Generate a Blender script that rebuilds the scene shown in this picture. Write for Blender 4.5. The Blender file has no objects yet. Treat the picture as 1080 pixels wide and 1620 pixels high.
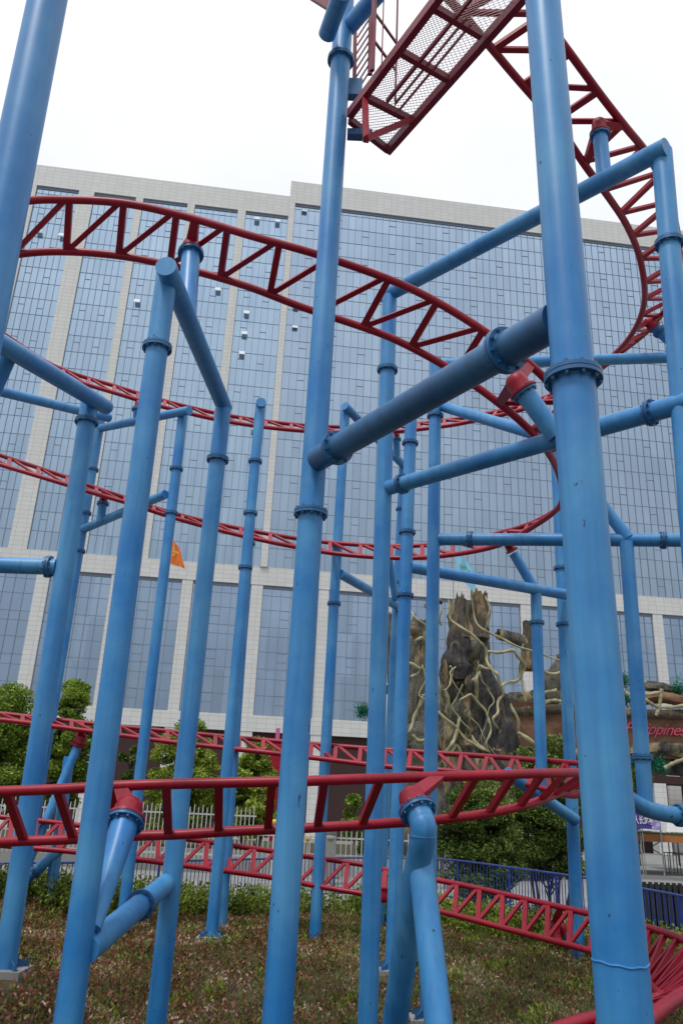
import bpy, math, random
import numpy as np
from mathutils import Vector, Matrix, noise

random.seed(7); rng = np.random.default_rng(7)
R = math.radians
scene = bpy.context.scene
col = scene.collection

# ------------------------------------------------------------------ camera
F = 1260.0; PIT = R(20.82); ROLL = R(2.49); EZ = 2.6
cam = bpy.data.cameras.new('camera'); cob = bpy.data.objects.new('camera', cam); col.objects.link(cob)
cam.sensor_fit = 'VERTICAL'; cam.sensor_height = 36.0; cam.lens = 36.0 * F / 1620.0
cam.clip_start = 0.05; cam.clip_end = 2500
cob.matrix_world = Matrix.Translation((0, 0, EZ)) @ Matrix.Rotation(math.pi / 2 + PIT, 4, 'X') @ Matrix.Rotation(ROLL, 4, 'Z')
scene.camera = cob

# ------------------------------------------------------------------ world
SUN_EL, SUN_AZ = R(62), R(215)
w = bpy.data.worlds.new('World'); scene.world = w; w.use_nodes = True
nt = w.node_tree; nt.nodes.clear()
N = lambda t, tree=None: (tree or nt).nodes.new(t)
out = N('ShaderNodeOutputWorld'); sky = N('ShaderNodeTexSky'); sky.sky_type = 'NISHITA'; sky.sun_disc = False
sky.sun_elevation = SUN_EL; sky.sun_rotation = SUN_AZ; sky.dust_density = 3
b1 = N('ShaderNodeBackground'); b1.inputs[1].default_value = 0.10
nt.links.new(sky.outputs[0], b1.inputs[0])
tc = N('ShaderNodeTexCoord'); mp = N('ShaderNodeMapping'); mp.inputs['Scale'].default_value = (1.3, 1.3, 2.2)
no = N('ShaderNodeTexNoise'); no.inputs['Scale'].default_value = 1.6; no.inputs['Detail'].default_value = 5; no.inputs['Roughness'].default_value = .5
cr = N('ShaderNodeValToRGB'); cr.color_ramp.elements[0].position = .34; cr.color_ramp.elements[0].color = (.80, .83, .88, 1)
cr.color_ramp.elements[1].position = .62; cr.color_ramp.elements[1].color = (.92, .94, .98, 1)
b2 = N('ShaderNodeBackground'); b2.inputs[1].default_value = 0.88
mx = N('ShaderNodeMixShader'); mx.inputs[0].default_value = .95
nt.links.new(tc.outputs['Generated'], mp.inputs[0]); nt.links.new(mp.outputs[0], no.inputs['Vector'])
nt.links.new(no.outputs['Fac'], cr.inputs[0])
sx = N('ShaderNodeSeparateXYZ'); nt.links.new(tc.outputs['Generated'], sx.inputs[0])
el = N('ShaderNodeMapRange'); el.inputs[1].default_value = .0; el.inputs[2].default_value = .8; el.inputs[3].default_value = .27; el.inputs[4].default_value = 1.14; nt.links.new(sx.outputs[2], el.inputs[0])
vm = N('ShaderNodeVectorMath'); vm.operation = 'SCALE'; nt.links.new(cr.outputs[0], vm.inputs[0]); nt.links.new(el.outputs[0], vm.inputs['Scale']); nt.links.new(vm.outputs[0], b2.inputs[0])
nt.links.new(b1.outputs[0], mx.inputs[1]); nt.links.new(b2.outputs[0], mx.inputs[2]); nt.links.new(mx.outputs[0], out.inputs[0])

sl = bpy.data.lights.new('sun', 'SUN'); sl.energy = 1.4; sl.angle = R(12); sl.color = (1, .97, .92)
so = bpy.data.objects.new('sun', sl); col.objects.link(so)
sd = Vector((math.sin(SUN_AZ) * math.cos(SUN_EL), math.cos(SUN_AZ) * math.cos(SUN_EL), math.sin(SUN_EL)))
so.rotation_euler = sd.to_track_quat('Z', 'Y').to_euler(); so.location = (-10, -20, 60)

scene.view_settings.view_transform = 'Standard'; scene.view_settings.look = 'None'
scene.view_settings.exposure = 0.42; scene.view_settings.gamma = 1
scene.render.resolution_x = 682; scene.render.resolution_y = 1024

# ------------------------------------------------------------------ survey of the place: a pixel of the 1080x1620 photograph and a distance give a world point
def ray(px, py):
    x = px - 540.; y = -(py - 810.)
    c, s = math.cos(ROLL), math.sin(ROLL)
    xr = c * x - s * y; yr = s * x + c * y
    return Vector((xr, F * math.cos(PIT) - yr * math.sin(PIT), F * math.sin(PIT) + yr * math.cos(PIT)))
def P(px, py, Y):
    r = ray(px, py); return Vector((0, 0, EZ)) + r * (Y / r.y)
def proj(p):
    X, Y, Z = p[0], p[1], p[2] - EZ
    d = Y * math.cos(PIT) + Z * math.sin(PIT); yr = -Y * math.sin(PIT) + Z * math.cos(PIT)
    c, s = math.cos(ROLL), math.sin(ROLL)
    return 540 + F * (c * X + s * yr) / d, 810 - F * (-s * X + c * yr) / d
_G = [(-3.91, 11.3, .6), (-2.22, 18, .16), (-.19, 20, -.05), (-4.2, 18.7, .05), (-2.1, 12.2, -.3), (-1.6, 11, -.3), (-1, 12, -.3), (.65, 12.3, -.32), (1.27, 16.3, 0), (1.8, 14, -.28), (5.3, 18.7, .0),
      (-6.4, 21, .45), (0, 24, -.05), (-9, 24, .1), (8, 21, -.05), (6, 10, -.05), (0, 9, -.25), (-8, 14, .6), (-5, 5, .6), (3, 4, .1), (10, 16, -.08), (-12, 20, .3)]
def gz(x, y):
    sw = sz = 0.0
    for a, b, z in _G:
        q = 1 / ((x - a) ** 2 + (y - b) ** 2 + .15) ** 1.7
        sw += q; sz += q * z
    return sz / sw

# ------------------------------------------------------------------ materials
def mat(name, color, rough=.5, metal=0, spec=.5, bump=None, var=None, coat=0, fn=None):
    m = bpy.data.materials.new(name); m.use_nodes = True; t = m.node_tree; b = t.nodes['Principled BSDF']
    b.inputs['Base Color'].default_value = (*color, 1); b.inputs['Roughness'].default_value = rough
    b.inputs['Metallic'].default_value = metal; b.inputs['Specular IOR Level'].default_value = spec
    b.inputs['Coat Weight'].default_value = coat
    tcn = t.nodes.new('ShaderNodeTexCoord')
    if var:   # (scale, other colour, low, high)
        n = t.nodes.new('ShaderNodeTexNoise'); n.inputs['Scale'].default_value = var[0]; n.inputs['Detail'].default_value = 6; n.inputs['Roughness'].default_value = .62
        t.links.new(tcn.outputs['Object'], n.inputs['Vector'])
        c = t.nodes.new('ShaderNodeValToRGB'); c.color_ramp.elements[0].position = var[2]; c.color_ramp.elements[1].position = var[3]
        c.color_ramp.elements[0].color = (*color, 1); c.color_ramp.elements[1].color = (*var[1], 1)
        t.links.new(n.outputs['Fac'], c.inputs[0]); t.links.new(c.outputs[0], b.inputs['Base Color'])
    if bump:  # (scale, strength, distance)
        n = t.nodes.new('ShaderNodeTexNoise'); n.inputs['Scale'].default_value = bump[0]; n.inputs['Detail'].default_value = 5
        t.links.new(tcn.outputs['Object'], n.inputs['Vector'])
        bp = t.nodes.new('ShaderNodeBump'); bp.inputs['Strength'].default_value = bump[1]; bp.inputs['Distance'].default_value = bump[2]
        t.links.new(n.outputs['Fac'], bp.inputs['Height']); t.links.new(bp.outputs[0], b.inputs['Normal'])
    if fn: fn(t, b, tcn)
    return m

def paint(name, c0, c1, c2, dirt):
    """painted steel: cloudy fading, vertical streaks, small chips"""
    m = bpy.data.materials.new(name); m.use_nodes = True; t = m.node_tree; b = t.nodes['Principled BSDF']
    L = t.links.new; nn = t.nodes.new
    tcn = nn('ShaderNodeTexCoord')
    n1 = nn('ShaderNodeTexNoise'); n1.inputs['Scale'].default_value = .9; n1.inputs['Detail'].default_value = 8; n1.inputs['Roughness'].default_value = .6
    L(tcn.outputs['Object'], n1.inputs['Vector'])
    r1 = nn('ShaderNodeValToRGB'); r1.color_ramp.elements[0].position = .36; r1.color_ramp.elements[1].position = .64
    r1.color_ramp.elements[0].color = (*c0, 1); r1.color_ramp.elements[1].color = (*c1, 1)
    L(n1.outputs['Fac'], r1.inputs[0])
    mpn = nn('ShaderNodeMapping'); mpn.inputs['Scale'].default_value = (7, 7, .35); L(tcn.outputs['Object'], mpn.inputs[0])
    n2 = nn('ShaderNodeTexNoise'); n2.inputs['Scale'].default_value = 1.6; n2.inputs['Detail'].default_value = 6; L(mpn.outputs[0], n2.inputs['Vector'])
    r2 = nn('ShaderNodeMapRange'); r2.inputs[1].default_value = .46; r2.inputs[2].default_value = .78; r2.inputs[4].default_value = .5; L(n2.outputs['Fac'], r2.inputs[0])
    m1 = nn('ShaderNodeMixRGB'); m1.inputs[2].default_value = (*c2, 1); L(r2.outputs[0], m1.inputs[0]); L(r1.outputs[0], m1.inputs[1])
    mp3 = nn('ShaderNodeMapping'); mp3.inputs['Scale'].default_value = (1, 1, .55); L(tcn.outputs['Object'], mp3.inputs[0])
    n3 = nn('ShaderNodeTexNoise'); n3.inputs['Scale'].default_value = 16; n3.inputs['Detail'].default_value = 3; L(mp3.outputs[0], n3.inputs['Vector'])
    r3 = nn('ShaderNodeMapRange'); r3.inputs[1].default_value = .72; r3.inputs[2].default_value = .74; r3.inputs[4].default_value = .85; L(n3.outputs['Fac'], r3.inputs[0])
    m2 = nn('ShaderNodeMixRGB'); m2.inputs[2].default_value = (*dirt, 1); L(r3.outputs[0], m2.inputs[0]); L(m1.outputs[0], m2.inputs[1])
    L(m2.outputs[0], b.inputs['Base Color'])
    r4 = nn('ShaderNodeMapRange'); r4.inputs[3].default_value = .3; r4.inputs[4].default_value = .52; L(n1.outputs['Fac'], r4.inputs[0]); L(r4.outputs[0], b.inputs['Roughness'])
    bp = nn('ShaderNodeBump'); bp.inputs['Strength'].default_value = .12; bp.inputs['Distance'].default_value = .01
    n5 = nn('ShaderNodeTexNoise'); n5.inputs['Scale'].default_value = 5; n5.inputs['Detail'].default_value = 4; L(tcn.outputs['Object'], n5.inputs['Vector'])
    L(n5.outputs['Fac'], bp.inputs['Height']); L(bp.outputs[0], b.inputs['Normal'])
    b.inputs['Specular IOR Level'].default_value = .55
    return m

def leafmat(name, cols, rough=.55):
    m = bpy.data.materials.new(name); m.use_nodes = True; t = m.node_tree; b = t.nodes['Principled BSDF']; L = t.links.new
    g = t.nodes.new('ShaderNodeNewGeometry'); c = t.nodes.new('ShaderNodeValToRGB'); e = c.color_ramp.elements
    while len(e) < len(cols): e.new(.5)
    for i, (pos, cc) in enumerate(cols): e[i].position = pos; e[i].color = (*cc, 1)
    tcn = t.nodes.new('ShaderNodeTexCoord'); n = t.nodes.new('ShaderNodeTexNoise'); n.inputs['Scale'].default_value = .9; n.inputs['Detail'].default_value = 3
    L(tcn.outputs['Object'], n.inputs['Vector'])
    ma = t.nodes.new('ShaderNodeMath'); ma.operation = 'MULTIPLY_ADD'; ma.inputs[1].default_value = 1.7; ma.inputs[2].default_value = -.85
    L(n.outputs['Fac'], ma.inputs[0])
    ad = t.nodes.new('ShaderNodeMath'); ad.operation = 'ADD'; ad.use_clamp = True; L(g.outputs['Random Per Island'], ad.inputs[0]); L(ma.outputs[0], ad.inputs[1])
    L(ad.outputs[0], c.inputs[0]); L(c.outputs[0], b.inputs['Base Color'])
    b.inputs['Roughness'].default_value = rough; b.inputs['Specular IOR Level'].default_value = .35
    b.inputs['Subsurface Weight'].default_value = 0
    tr = t.nodes.new('ShaderNodeBsdfTranslucent'); L(c.outputs[0], tr.inputs[0]); mxs = t.nodes.new('ShaderNodeMixShader'); mxs.inputs[0].default_value = .35
    o = t.nodes['Material Output']; L(b.outputs[0], mxs.inputs[1]); L(tr.outputs[0], mxs.inputs[2]); L(mxs.outputs[0], o.inputs[0])
    return m

M = {}
M['blue'] = paint('blue_paint', (.014, .19, .53), (.075, .31, .60), (.02, .12, .32), (.015, .03, .06))
M['blue_shade_grime'] = paint('blue_paint_shade_grime', (.010, .085, .23), (.03, .17, .38), (.03, .05, .07), (.05, .03, .015))  # darker navy paints in the beam's shaded underside, with brown rust stains
M['blue_flange'] = paint('blue_flange_paint', (.015, .11, .29), (.03, .16, .36), (.02, .045, .08), (.08, .045, .02))
M['red'] = paint('red_paint', (.27, .003, .018), (.35, .006, .026), (.16, .003, .012), (.08, .01, .01))
M['red'].node_tree.nodes['Principled BSDF'].inputs['Specular IOR Level'].default_value = .4
M['darkred'] = paint('dark_red_paint', (.16, .006, .020), (.22, .008, .026), (.09, .005, .012), (.04, .01, .01))
M['bolt'] = mat('bolt_steel', (.10, .16, .22), .45, .6)
M['galv'] = mat('galvanised', (.42, .45, .46), .5, .5, var=(6, (.3, .32, .33), .4, .6))

def glassfn(cu, cz, ou, oz, tint, dark):
    def fn(t, b, tcn):
        L = t.links.new; nn = t.nodes.new
        sp = nn('ShaderNodeSeparateXYZ'); L(tcn.outputs['Object'], sp.inputs[0])
        def cell(o, off, size):
            a = nn('ShaderNodeMath'); a.operation = 'SUBTRACT'; a.inputs[1].default_value = off; L(o, a.inputs[0])
            d = nn('ShaderNodeMath'); d.operation = 'DIVIDE'; d.inputs[1].default_value = size; L(a.outputs[0], d.inputs[0])
            f = nn('ShaderNodeMath'); f.operation = 'FLOOR'; L(d.outputs[0], f.inputs[0]); return f.outputs[0]
        cb = nn('ShaderNodeCombineXYZ'); L(cell(sp.outputs[0], ou, cu), cb.inputs[0]); L(cell(sp.outputs[2], oz, cz), cb.inputs[1])
        wn = nn('ShaderNodeTexWhiteNoise'); L(cb.outputs[0], wn.inputs['Vector'])
        # wide slow change of what the panes show, plus pane to pane change
        n = nn('ShaderNodeTexNoise'); n.inputs['Scale'].default_value = .045; n.inputs['Detail'].default_value = 4
        mpn = nn('ShaderNodeMapping'); mpn.inputs['Scale'].default_value = (1, 1, 2.2); L(tcn.outputs['Object'], mpn.inputs[0]); L(mpn.outputs[0], n.inputs['Vector'])
        mxa = nn('ShaderNodeMath'); mxa.operation = 'MULTIPLY_ADD'; mxa.inputs[1].default_value = .3; L(wn.outputs['Value'], mxa.inputs[0])
        m2 = nn('ShaderNodeMath'); m2.operation = 'MULTIPLY_ADD'; m2.inputs[1].default_value = 1.6; m2.inputs[2].default_value = -.5; L(n.outputs['Fac'], m2.inputs[0]); L(m2.outputs[0], mxa.inputs[2])
        c = nn('ShaderNodeMixRGB'); c.inputs[1].default_value = (*tint, 1); c.inputs[2].default_value = (*dark, 1); c.use_clamp = True
        cl = nn('ShaderNodeClamp'); L(mxa.outputs[0], cl.inputs[0]); L(cl.outputs[0], c.inputs[0]); L(c.outputs[0], b.inputs['Base Color'])
        g = nn('ShaderNodeNewGeometry'); sc = nn('ShaderNodeVectorMath'); sc.operation = 'SCALE'; sc.inputs['Scale'].default_value = .045
        sb = nn('ShaderNodeVectorMath'); sb.operation = 'SUBTRACT'; sb.inputs[1].default_value = (.5, .5, .5); L(wn.outputs['Color'], sb.inputs[0]); L(sb.outputs[0], sc.inputs[0])
        ad = nn('ShaderNodeVectorMath'); ad.operation = 'ADD'; L(g.outputs['Normal'], ad.inputs[0]); L(sc.outputs[0], ad.inputs[1])
        nm = nn('ShaderNodeVectorMath'); nm.operation = 'NORMALIZE'; L(ad.outputs[0], nm.inputs[0]); L(nm.outputs[0], b.inputs['Normal'])
    return fn
GT, GD = (.44, .575, .71), (.35, .475, .61)
M['glassL'] = mat('curtain_glass_left', GT, .12, .9, fn=glassfn(.905, 2.77, -41.4, 33.6, GT, GD))
M['glassR'] = mat('curtain_glass_right', GT, .12, .9, fn=glassfn(1.12, 2.77, -9.8, 33.6, (.42, .535, .66), (.33, .43, .555)))
M['glassP'] = mat('podium_glass', GT, .1, .9, fn=glassfn(1.27, 5.6, -19.4, 14, (.45, .58, .74), (.31, .42, .57)))
M['mullion'] = mat('mullion', (.20, .24, .31), .5, .3)
def tilefn(sw, sh, c1, c2, mortar):
    def fn(t, b, tcn):
        L = t.links.new; nn = t.nodes.new
        mpn = nn('ShaderNodeMapping'); mpn.inputs['Rotation'].default_value = (R(90), 0, 0); L(tcn.outputs['Object'], mpn.inputs[0])
        br = nn('ShaderNodeTexBrick'); br.offset = 0; br.inputs['Scale'].default_value = 1; br.inputs['Brick Width'].default_value = sw; br.inputs['Row Height'].default_value = sh
        br.inputs['Mortar Size'].default_value = .035; br.inputs['Color1'].default_value = (*c1, 1); br.inputs['Color2'].default_value = (*c2, 1); br.inputs['Mortar'].default_value = (*mortar, 1)
        sp = nn('ShaderNodeSeparateXYZ'); L(tcn.outputs['Object'], sp.inputs[0]); cb = nn('ShaderNodeCombineXYZ'); L(sp.outputs[0], cb.inputs[0]); L(sp.outputs[2], cb.inputs[1])
        L(cb.outputs[0], br.inputs['Vector'])
        n = nn('ShaderNodeTexNoise'); n.inputs['Scale'].default_value = .3; n.inputs['Detail'].default_value = 6; L(tcn.outputs['Object'], n.inputs['Vector'])
        mr = nn('ShaderNodeMapRange'); mr.inputs[1].default_value = .35; mr.inputs[2].default_value = .8; mr.inputs[4].default_value = .35; L(n.outputs['Fac'], mr.inputs[0])
        m = nn('ShaderNodeMixRGB'); m.inputs[2].default_value = (c1[0] * .8, c1[1] * .8, c1[2] * .79, 1); L(mr.outputs[0], m.inputs[0]); L(br.outputs['Color'], m.inputs[1]); L(m.outputs[0], b.inputs['Base Color'])
    return fn
M['tile'] = mat('stone_tile', (.6, .6, .58), .6, fn=tilefn(1.2, .62, (.66, .665, .66), (.61, .615, .61), (.47, .475, .475)))
M['shopdark'] = mat('shop_glass', (.02, .022, .028), .12, .2)
M['white'] = mat('white_paint', (.48, .49, .48), .5, var=(3, (.36, .36, .35), .45, .7))
M['ventwhite'] = mat('open_pane', (.72, .75, .78), .3)
M['bluerail'] = mat('blue_rail_paint', (.02, .045, .22), .4, .0, var=(8, (.03, .07, .3), .4, .6))
M['concrete'] = mat('concrete', (.33, .33, .32), .85, var=(.5, (.26, .26, .25), .35, .65), bump=(6, .3, .02))
M['paving'] = mat('paving', (.27, .27, .26), .8, var=(.25, (.20, .20, .19), .35, .65), bump=(3, .2, .01))
M['soil'] = mat('soil', (.045, .032, .018), .95, var=(1.8, (.075, .07, .022), .4, .65), bump=(14, .8, .04))
M['bark'] = mat('bark', (.10, .075, .05), .9, bump=(12, 1, .05), var=(5, (.05, .038, .028), .4, .6))
M['stump'] = mat('fake_bark', (.052, .047, .04), .85, bump=(2.2, 1, .25), var=(.55, (.17, .12, .07), .54, .64))
def barkfn(base, dark, tan, lo):
    def fn(t, b, tcn):
        L = t.links.new; nn = t.nodes.new
        mpn = nn('ShaderNodeMapping'); mpn.inputs['Scale'].default_value = (1, 1, .28); L(tcn.outputs['Object'], mpn.inputs[0])
        n1 = nn('ShaderNodeTexNoise'); n1.inputs['Scale'].default_value = 2.6; n1.inputs['Detail'].default_value = 9; n1.inputs['Roughness'].default_value = .7; L(mpn.outputs[0], n1.inputs['Vector'])
        n2 = nn('ShaderNodeTexNoise'); n2.inputs['Scale'].default_value = .62; n2.inputs['Detail'].default_value = 6; n2.inputs['Distortion'].default_value = 1.2; L(mpn.outputs[0], n2.inputs['Vector'])
        r1 = nn('ShaderNodeValToRGB'); r1.color_ramp.elements[0].position = .38; r1.color_ramp.elements[1].position = .62; r1.color_ramp.elements[0].color = (*dark, 1); r1.color_ramp.elements[1].color = (*base, 1); L(n1.outputs['Fac'], r1.inputs[0])
        r2 = nn('ShaderNodeMapRange'); r2.inputs[1].default_value = lo; r2.inputs[2].default_value = lo + .04; L(n2.outputs['Fac'], r2.inputs[0])
        ml = nn('ShaderNodeMath'); ml.operation = 'MULTIPLY'; L(r2.outputs[0], ml.inputs[0]); r3 = nn('ShaderNodeMapRange'); r3.inputs[1].default_value = .36; r3.inputs[2].default_value = .5; L(n1.outputs['Fac'], r3.inputs[0]); L(r3.outputs[0], ml.inputs[1])
        m = nn('ShaderNodeMixRGB'); m.inputs[2].default_value = (*tan, 1); L(ml.outputs[0], m.inputs[0]); L(r1.outputs[0], m.inputs[1]); L(m.outputs[0], b.inputs['Base Color'])
        bp = nn('ShaderNodeBump'); bp.inputs['Strength'].default_value = 1; bp.inputs['Distance'].default_value = .35; L(n1.outputs['Fac'], bp.inputs['Height']); L(bp.outputs[0], b.inputs['Normal'])
    return fn
M['stump'] = mat('fake_bark', (.1, .1, .1), .85, fn=barkfn((.17, .165, .13), (.03, .028, .024), (.38, .29, .17), .55))
M['rockdark'] = mat('fake_rock', (.1, .1, .1), .8, fn=barkfn((.075, .07, .07), (.014, .013, .015), (.25, .17, .10), .62))
M['stumptan'] = mat('fake_bark_tan', (.1, .1, .1), .85, fn=barkfn((.36, .25, .13), (.05, .04, .03), (.09, .08, .065), .50))
M['vine'] = mat('fake_vine', (.40, .37, .22), .7, bump=(5, .8, .05), var=(1.6, (.20, .19, .10), .4, .62))
M['gatewood'] = mat('gate_wood', (.13, .06, .035), .8, bump=(2, 1, .1), var=(.7, (.2, .11, .06), .45, .65))
M['signred'] = mat('sign_letters', (.62, .06, .14), .4)
M['orange'] = mat('orange_cloth', (.72, .17, .03), .7)
M['yellow'] = mat('yellow_cloth', (.62, .48, .05), .7)
M['skyblue'] = mat('skyblue_cloth', (.22, .50, .68), .7)
M['flaggreen'] = mat('flag_green', (.03, .32, .16), .7)
M['black'] = mat('black_plastic', (.015, .016, .018), .5)
M['wood'] = mat('stage_board', (.42, .17, .05), .6, var=(1.2, (.34, .13, .04), .4, .6))
M['purple'] = mat('banner_purple', (.06, .045, .30), .5, var=(.6, (.09, .07, .42), .45, .6))
M['lilac'] = mat('banner_lilac', (.28, .24, .62), .5, var=(2.4, (.6, .56, .8), .45, .6))
M['bannerwhite'] = mat('banner_letters', (.85, .86, .9), .5)
M['turf'] = mat('artificial_turf', (.07, .10, .03), .9)
M['maroon'] = mat('maroon_wall', (.035, .012, .012), .7)
M['yellowball'] = mat('yellow_globe', (.55, .38, .03), .4)
M['stone'] = mat('carved_stone', (.22, .22, .21), .8, bump=(6, .5, .03))
M['poster'] = mat('shop_poster', (.12, .10, .14), .4, var=(1.1, (.45, .12, .12), .48, .58))
M['posterg'] = mat('green_poster', (.05, .10, .06), .4, var=(.9, (.03, .06, .18), .45, .6))
M['plastic_leaf'] = leafmat('plastic_leaf', [(0, (.005, .10, .05)), (.5, (.01, .20, .11)), (1, (.05, .32, .2))])
M['leaf_dark'] = leafmat('leaf_dark', [(0, (.03, .055, .010)), (.4, (.08, .14, .022)), (.75, (.16, .25, .04)), (1, (.36, .42, .13))])
M['leaf_mid'] = leafmat('leaf_mid', [(0, (.05, .09, .010)), (.35, (.13, .23, .025)), (.75, (.26, .38, .045)), (1, (.42, .52, .10))])
M['leaf_light'] = leafmat('leaf_light', [(0, (.08, .13, .018)), (.35, (.24, .34, .04)), (.75, (.40, .50, .07)), (1, (.55, .62, .14))])
M['cover'] = leafmat('cover_leaf', [(0, (.05, .035, .014)), (.12, (.15, .07, .03)), (.36, (.30, .085, .055)), (.46, (.12, .13, .03)), (.66, (.19, .24, .04)), (.78, (.30, .15, .08)), (.9, (.46, .17, .13)), (1, (.66, .50, .40))])
M['cover_green'] = leafmat('cover_green', [(0, (.02, .035, .006)), (.4, (.15, .21, .024)), (.8, (.28, .37, .045)), (1, (.42, .48, .09))])
M['grassy'] = leafmat('grassy', [(0, (.06, .055, .018)), (.35, (.17, .15, .05)), (.6, (.15, .22, .04)), (.85, (.24, .33, .06)), (1, (.5, .42, .26))])

# ------------------------------------------------------------------ mesh helpers
class MB:
    def __init__(s): s.v = []; s.f = []
    def add(s, vs, fs):
        o = len(s.v); s.v += [tuple(v) for v in vs]; s.f += [tuple(i + o for i in f) for f in fs]; return s
    def box(s, x0, x1, y0, y1, z0, z1):
        return s.add([(x0, y0, z0), (x1, y0, z0), (x1, y1, z0), (x0, y1, z0), (x0, y0, z1), (x1, y0, z1), (x1, y1, z1), (x0, y1, z1)],
                     [(0, 3, 2, 1), (4, 5, 6, 7), (0, 1, 5, 4), (1, 2, 6, 5), (2, 3, 7, 6), (3, 0, 4, 7)])
    def tube(s, pts, r, n=24, cap=True, up=None):
        pts = [Vector(p) for p in pts]; rs = r if hasattr(r, '__len__') else [r] * len(pts)
        k = len(pts); vs = []; fs = []
        T = [(pts[min(i + 1, k - 1)] - pts[max(i - 1, 0)]).normalized() for i in range(k)]
        a = T[0].orthogonal().normalized() if up is None else (Vector(up) - T[0] * T[0].dot(Vector(up))).normalized()
        for i in range(k):
            a = (a - T[i] * T[i].dot(a)).normalized(); b = T[i].cross(a)
            for j in range(n):
                th = 2 * math.pi * j / n; vs.append(pts[i] + (a * math.cos(th) + b * math.sin(th)) * rs[i])
        for i in range(k - 1):
            for j in range(n):
                j2 = (j + 1) % n; fs.append((i * n + j, i * n + j2, (i + 1) * n + j2, (i + 1) * n + j))
        if cap: fs.append(tuple(reversed(range(n)))); fs.append(tuple((k - 1) * n + j for j in range(n)))
        return s.add(vs, fs)
    def bar(s, a, b, w, h, up=(0, 0, 1)):
        a = Vector(a); b = Vector(b); d = (b - a)
        if d.length < 1e-6: return s
        d.normalize(); u = Vector(up); u = u - d * d.dot(u)
        if u.length < 1e-4: u = d.orthogonal()
        u.normalize(); x = d.cross(u)
        vs = [p + x * (sx * w / 2) + u * (sy * h / 2) for p in (a, b) for sx, sy in ((-1, -1), (1, -1), (1, 1), (-1, 1))]
        return s.add(vs, [(0, 1, 2, 3), (7, 6, 5, 4), (0, 4, 5, 1), (1, 5, 6, 2), (2, 6, 7, 3), (3, 7, 4, 0)])
    def build(s, name, m, parent=None, local=False, smooth=True, ang=35):
        me = bpy.data.meshes.new(name); me.from_pydata(s.v, [], s.f); me.materials.append(m)
        return link(name, me, parent, local, smooth, ang)
def link(name, me, parent=None, local=False, smooth=True, ang=35):
    if smooth:
        me.polygons.foreach_set('use_smooth', [True] * len(me.polygons)); me.set_sharp_from_angle(angle=R(ang))
    me.validate(); me.update()
    o = bpy.data.objects.new(name, me); col.objects.link(o)
    if parent:
        o.parent = parent
        if not local: o.matrix_parent_inverse = Matrix.Translation(-parent_world(parent))
    return o
def parent_world(o):
    # every non-local parent is an unrotated Empty or a mesh child whose own origin is the world origin
    return o.location.copy() if o.type == 'EMPTY' else Vector((0, 0, 0))
def thing(name, loc, label, cat, group=None):
    o = bpy.data.objects.new(name, None); o.empty_display_size = .2; col.objects.link(o); o.location = loc
    tag(o, label, cat, group); return o
def tag(o, label=None, cat=None, group=None, kind=None):
    if label: o['label'] = label
    if cat: o['category'] = cat
    if group: o['group'] = group
    if kind: o['kind'] = kind
    return o
def lerp(a, b, t): return a + (b - a) * t
def smoothpts(pts, n):
    """Catmull-Rom through pts, n samples a span"""
    p = [Vector(q) for q in pts]; p = [p[0] * 2 - p[1]] + p + [p[-1] * 2 - p[-2]]; o = []
    for i in range(1, len(p) - 2):
        for k in range(n):
            t = k / n; a, b, c, d = p[i - 1], p[i], p[i + 1], p[i + 2]
            o.append(.5 * ((2 * b) + (c - a) * t + (2 * a - 5 * b + 4 * c - d) * t * t + (3 * b - a - 3 * c + d) * t ** 3))
    o.append(p[-2]); return o

# ------------------------------------------------------------------ setting: ground
def grid(x0, x1, y0, y1, nx, ny, zf):
    xs = np.linspace(x0, x1, nx); ys = np.linspace(y0, y1, ny)
    v = [(x, y, zf(x, y)) for y in ys for x in xs]
    f = [(j * nx + i, j * nx + i + 1, (j + 1) * nx + i + 1, (j + 1) * nx + i) for j in range(ny - 1) for i in range(nx - 1)]
    me = bpy.data.meshes.new('garden_bed'); me.from_pydata(v, [], f); return me
PV = -.34
mb = MB(); mb.add([(-900, -300, PV), (900, -300, PV), (900, 1500, PV), (-900, 1500, PV)], [(0, 1, 2, 3)])
tag(mb.build('ground', M['paving'], smooth=False), kind='structure')
def bed_edge(x):   # back edge of the garden bed, just before the blue railing
    return float(np.interp(x, [-16, -5, -2, 0, 3, 6, 8, 14], [21.8, 21.6, 24.4, 26.2, 25.2, 20.6, 18.6, 15.5]))
def bedz(x, y):
    e = bed_edge(x); z = gz(x, y)
    if y > e - .4: z = lerp(z, PV - .25, min(1, (y - e + .4) / .4))
    if abs(x) > 15 or y < -6: z = min(z, lerp(z, PV - .2, 1))
    return z
me = grid(-16, 16, -7, 27, 129, 137, bedz); me.materials.append(M['soil'])
tag(link('garden_bed', me), kind='structure')
# raised planting terrace far left behind the path, with a concrete kerb
mb = MB(); mb.box(-40, 5.2, 43.6, 44, PV - .1, .72)
tag(mb.build('kerb', M['concrete'], smooth=False), kind='structure')
mb = MB(); mb.box(-60, 5.2, 44, 62, PV - .1, .66)
tag(mb.build('planting_terrace', M['soil'], smooth=False), kind='structure')

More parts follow.
